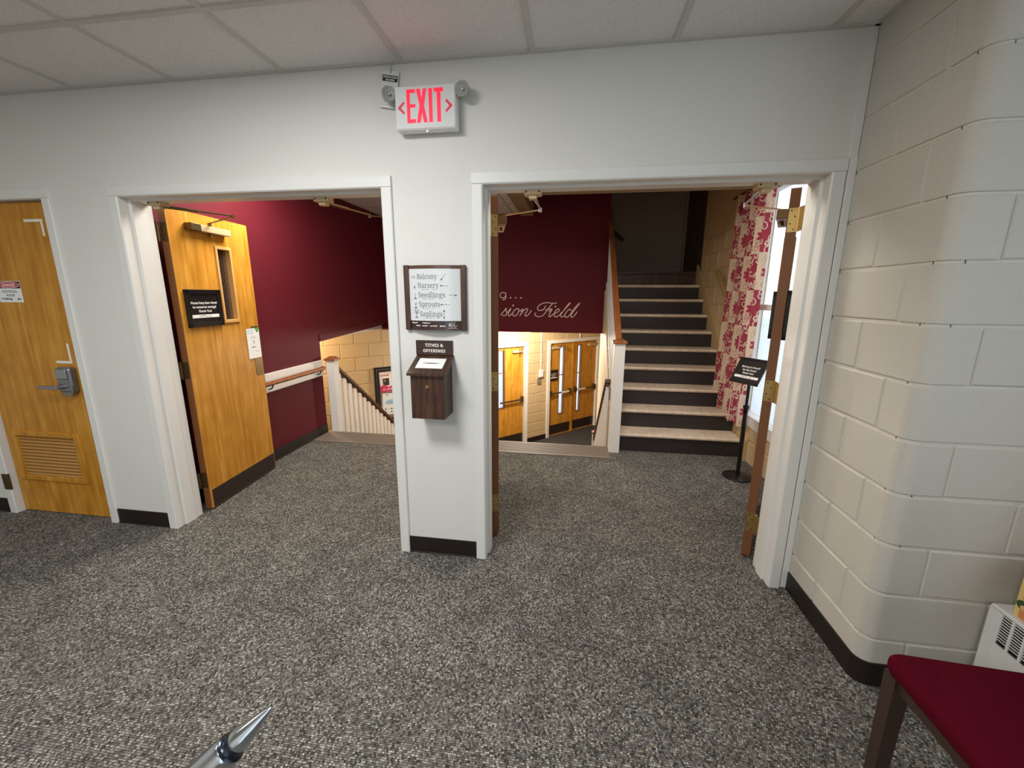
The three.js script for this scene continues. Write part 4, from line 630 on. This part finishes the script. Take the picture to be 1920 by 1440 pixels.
// ------------------------------------------------------------------ chair
{
  const t = thing('chair', 'chair with a thick burgundy fabric seat and dark brown wooden legs', 'chair', [1.195, 0, 1.118]);
  const hx = 0.21, hz = 0.232, sh = new THREE.Shape(), r = 0.045, c = 0.03; // plan of the seat, front towards -x
  sh.moveTo(-hx + r, -hz); sh.lineTo(hx - 0.02 - r, -hz + c * 0.6); sh.quadraticCurveTo(hx - 0.02, -hz + c * 0.6, hx - 0.02, -hz + c * 0.6 + r); sh.lineTo(hx - 0.02, hz - c * 0.6 - r); sh.quadraticCurveTo(hx - 0.02, hz - c * 0.6, hx - 0.02 - r, hz - c * 0.6); sh.lineTo(-hx + r, hz); sh.quadraticCurveTo(-hx, hz, -hx, hz - r); sh.lineTo(-hx, -hz + r); sh.quadraticCurveTo(-hx, -hz, -hx + r, -hz);
  let g = new THREE.ExtrudeGeometry(sh, { depth: 0.012, bevelEnabled: true, bevelSize: 0.028, bevelThickness: 0.026, bevelOffset: -0.028, bevelSegments: 6, curveSegments: 10 }); g.rotateX(-Math.PI / 2); g.translate(0, 0.418, 0);
  mesh('seat_cushion', g, M.chairFabric, t);
  const top = new THREE.SphereGeometry(1, 32, 12, 0, Math.PI * 2, 0, Math.PI / 2); top.scale(hx - 0.03, 0.012, hz - 0.03); top.translate(0, 0.4555, 0); mesh('cushion_crown', top, M.chairFabric, t);
  mesh('seat_frame', [bb(-hx + 0.02, 0.355, -hz + 0.022, -hx + 0.045, 0.394, hz - 0.022, 0.003), bb(hx - 0.06, 0.355, -hz + 0.035, hx - 0.035, 0.394, hz - 0.035, 0.003), bb(-hx + 0.02, 0.355, -hz + 0.03, hx - 0.04, 0.394, -hz + 0.055, 0.003), bb(-hx + 0.02, 0.355, hz - 0.055, hx - 0.04, 0.394, hz - 0.03, 0.003)], M.chairWood, t);
  for (const s of [-1, 1]) {
    let leg = new THREE.CylinderGeometry(0.033, 0.027, 0.394, 4, 1); leg.rotateY(Math.PI / 4); leg = leg.toNonIndexed(); leg.computeVertexNormals(); leg.translate(-hx + 0.032, 0.197, s * (hz - 0.032)); mesh('leg', leg, M.chairWood, t);
    const b = prism([[hx - 0.03, 0.0], [hx, 0], [hx - 0.015, 0.42], [hx + 0.07, 0.88], [hx + 0.045, 0.885], [hx - 0.05, 0.42]], 0.03, 0.003); b.translate(0, 0, s * (hz - 0.045) - 0.015); mesh('rear_leg', b, M.chairWood, t);
  }
  const bk = new RoundedBoxGeometry(0.05, 0.36, 2 * hz - 0.09, 4, 0.022); bk.rotateZ(-0.16); bk.translate(hx + 0.018, 0.70, 0); mesh('backrest', bk, M.chairFabric, t);
}
// ------------------------------------------------------------------ heater cabinet and carton
{
  const t = thing('heater_cabinet', 'white metal heater cabinet with a slotted grille standing against the block wall', 'heater', [1.545, 0, 0.574]), D = WX - 1.549, H = 0.433, Lz = 3.0;
  mesh('cabinet', [bb(0.012, 0.02, 0.002, D, H - 0.14, Lz, 0.004), bb(0, 0.05, 0, 0.014, 0.3, Lz), bb(0, 0.418, 0, D, H, Lz, 0.005), bb(0, 0.3, 0, 0.014, 0.424, 0.046), bb(D - 0.05, 0.25, 0.0, D, 0.42, Lz), bb(0.012, 0.28, 0, D, 0.42, 0.012), bb(-0.0012, 0.06, 0.034, 0.002, 0.3, 0.0352)], M.heater, t);
  mesh('grille_shade_sheet', bb(0.0042, 0.302, 0.03, 0.011, 0.418, Lz - 0.02), M.hole, t);  // near-black sheet stands in for the shade behind the slots
  const gs = []; for (let z = 0.079; z < Lz; z += 0.042) { gs.push(bb(0, 0.3, z, 0.005, 0.424, z + 0.0085)); } for (let y = 0.3105; y < 0.415; y += 0.0105) gs.push(bb(0.0015, y + 0.0072, 0.04, 0.0035, y + 0.0105, Lz - 0.02)); mesh('grille', gs, M.heater, t).userData.kind = 'stuff';
  const c = thing('carton', 'orange and green printed carton standing on the heater cabinet', 'box', [1.635, H, 0.735]);
  keepuv('printed_box', new RoundedBoxGeometry(0.14, 0.2, 0.22, 2, 0.003).translate(0, 0.1, 0), printMat(canvasTex(512, 512, (g, w, h) => { g.fillStyle = '#d8874a'; g.fillRect(0, 0, w, h); g.fillStyle = '#e3c27a'; g.fillRect(0, 0, 40, h); for (let k = 0; k < 46; k++) { g.fillStyle = ['#4f7a2e', '#c9552e', '#e8b07c', '#2f5220', '#dd6a3c'][k % 5]; g.beginPath(); g.ellipse(40 + hash(k, 1, 95) * 460, hash(k, 2, 95) * 512, 26 + 44 * hash(k, 3, 95), 20 + 34 * hash(k, 4, 95), hash(k, 5, 95) * 3, 0, 7); g.fill(); } }), 0.5), c);
  mesh('lid_flap', bb(-0.072, 0.198, -0.112, 0.072, 0.203, 0.112, 0.002), mat('#c98a4c', 0.6), c);
}
// ------------------------------------------------------------------ silver pointed object in the foreground, with an added shaft to the floor
{
  const tip = new THREE.Vector3(-0.277, 1.125, 1.828), foot = new THREE.Vector3(-1.38, 0, 2.28), L = tip.distanceTo(foot);
  const t = thing('pointed_object', 'silver object with a sharp conical tip rising into the bottom edge of the picture', 'pole', foot.toArray());
  t.quaternion.setFromUnitVectors(new THREE.Vector3(0, 1, 0), tip.clone().sub(foot).normalize());
  const lathe = (p) => new THREE.LatheGeometry(p.map((q) => new THREE.Vector2(q[0], L + q[1])), 32);
  mesh('cone_tip', lathe([[0.0008, 0], [0.0024, -0.004], [0.0066, -0.02], [0.0098, -0.034], [0.0112, -0.042], [0.0104, -0.045]]), M.chrome, t);
  mesh('neck_ring', lathe([[0.0104, -0.045], [0.0108, -0.047], [0.0108, -0.052], [0.0136, -0.054]]), mat('#3b424c', 0.25, { metalness: 0.9 }), t);
  mesh('shaft', lathe([[0.0136, -0.054], [0.0148, -0.057], [0.0162, -0.08], [0.018, -0.12], [0.018, -L + 0.02], [0.018, -L + 0.016], [0, -L + 0.016]]), M.chrome, t);
}
renderer.render(scene, camera);
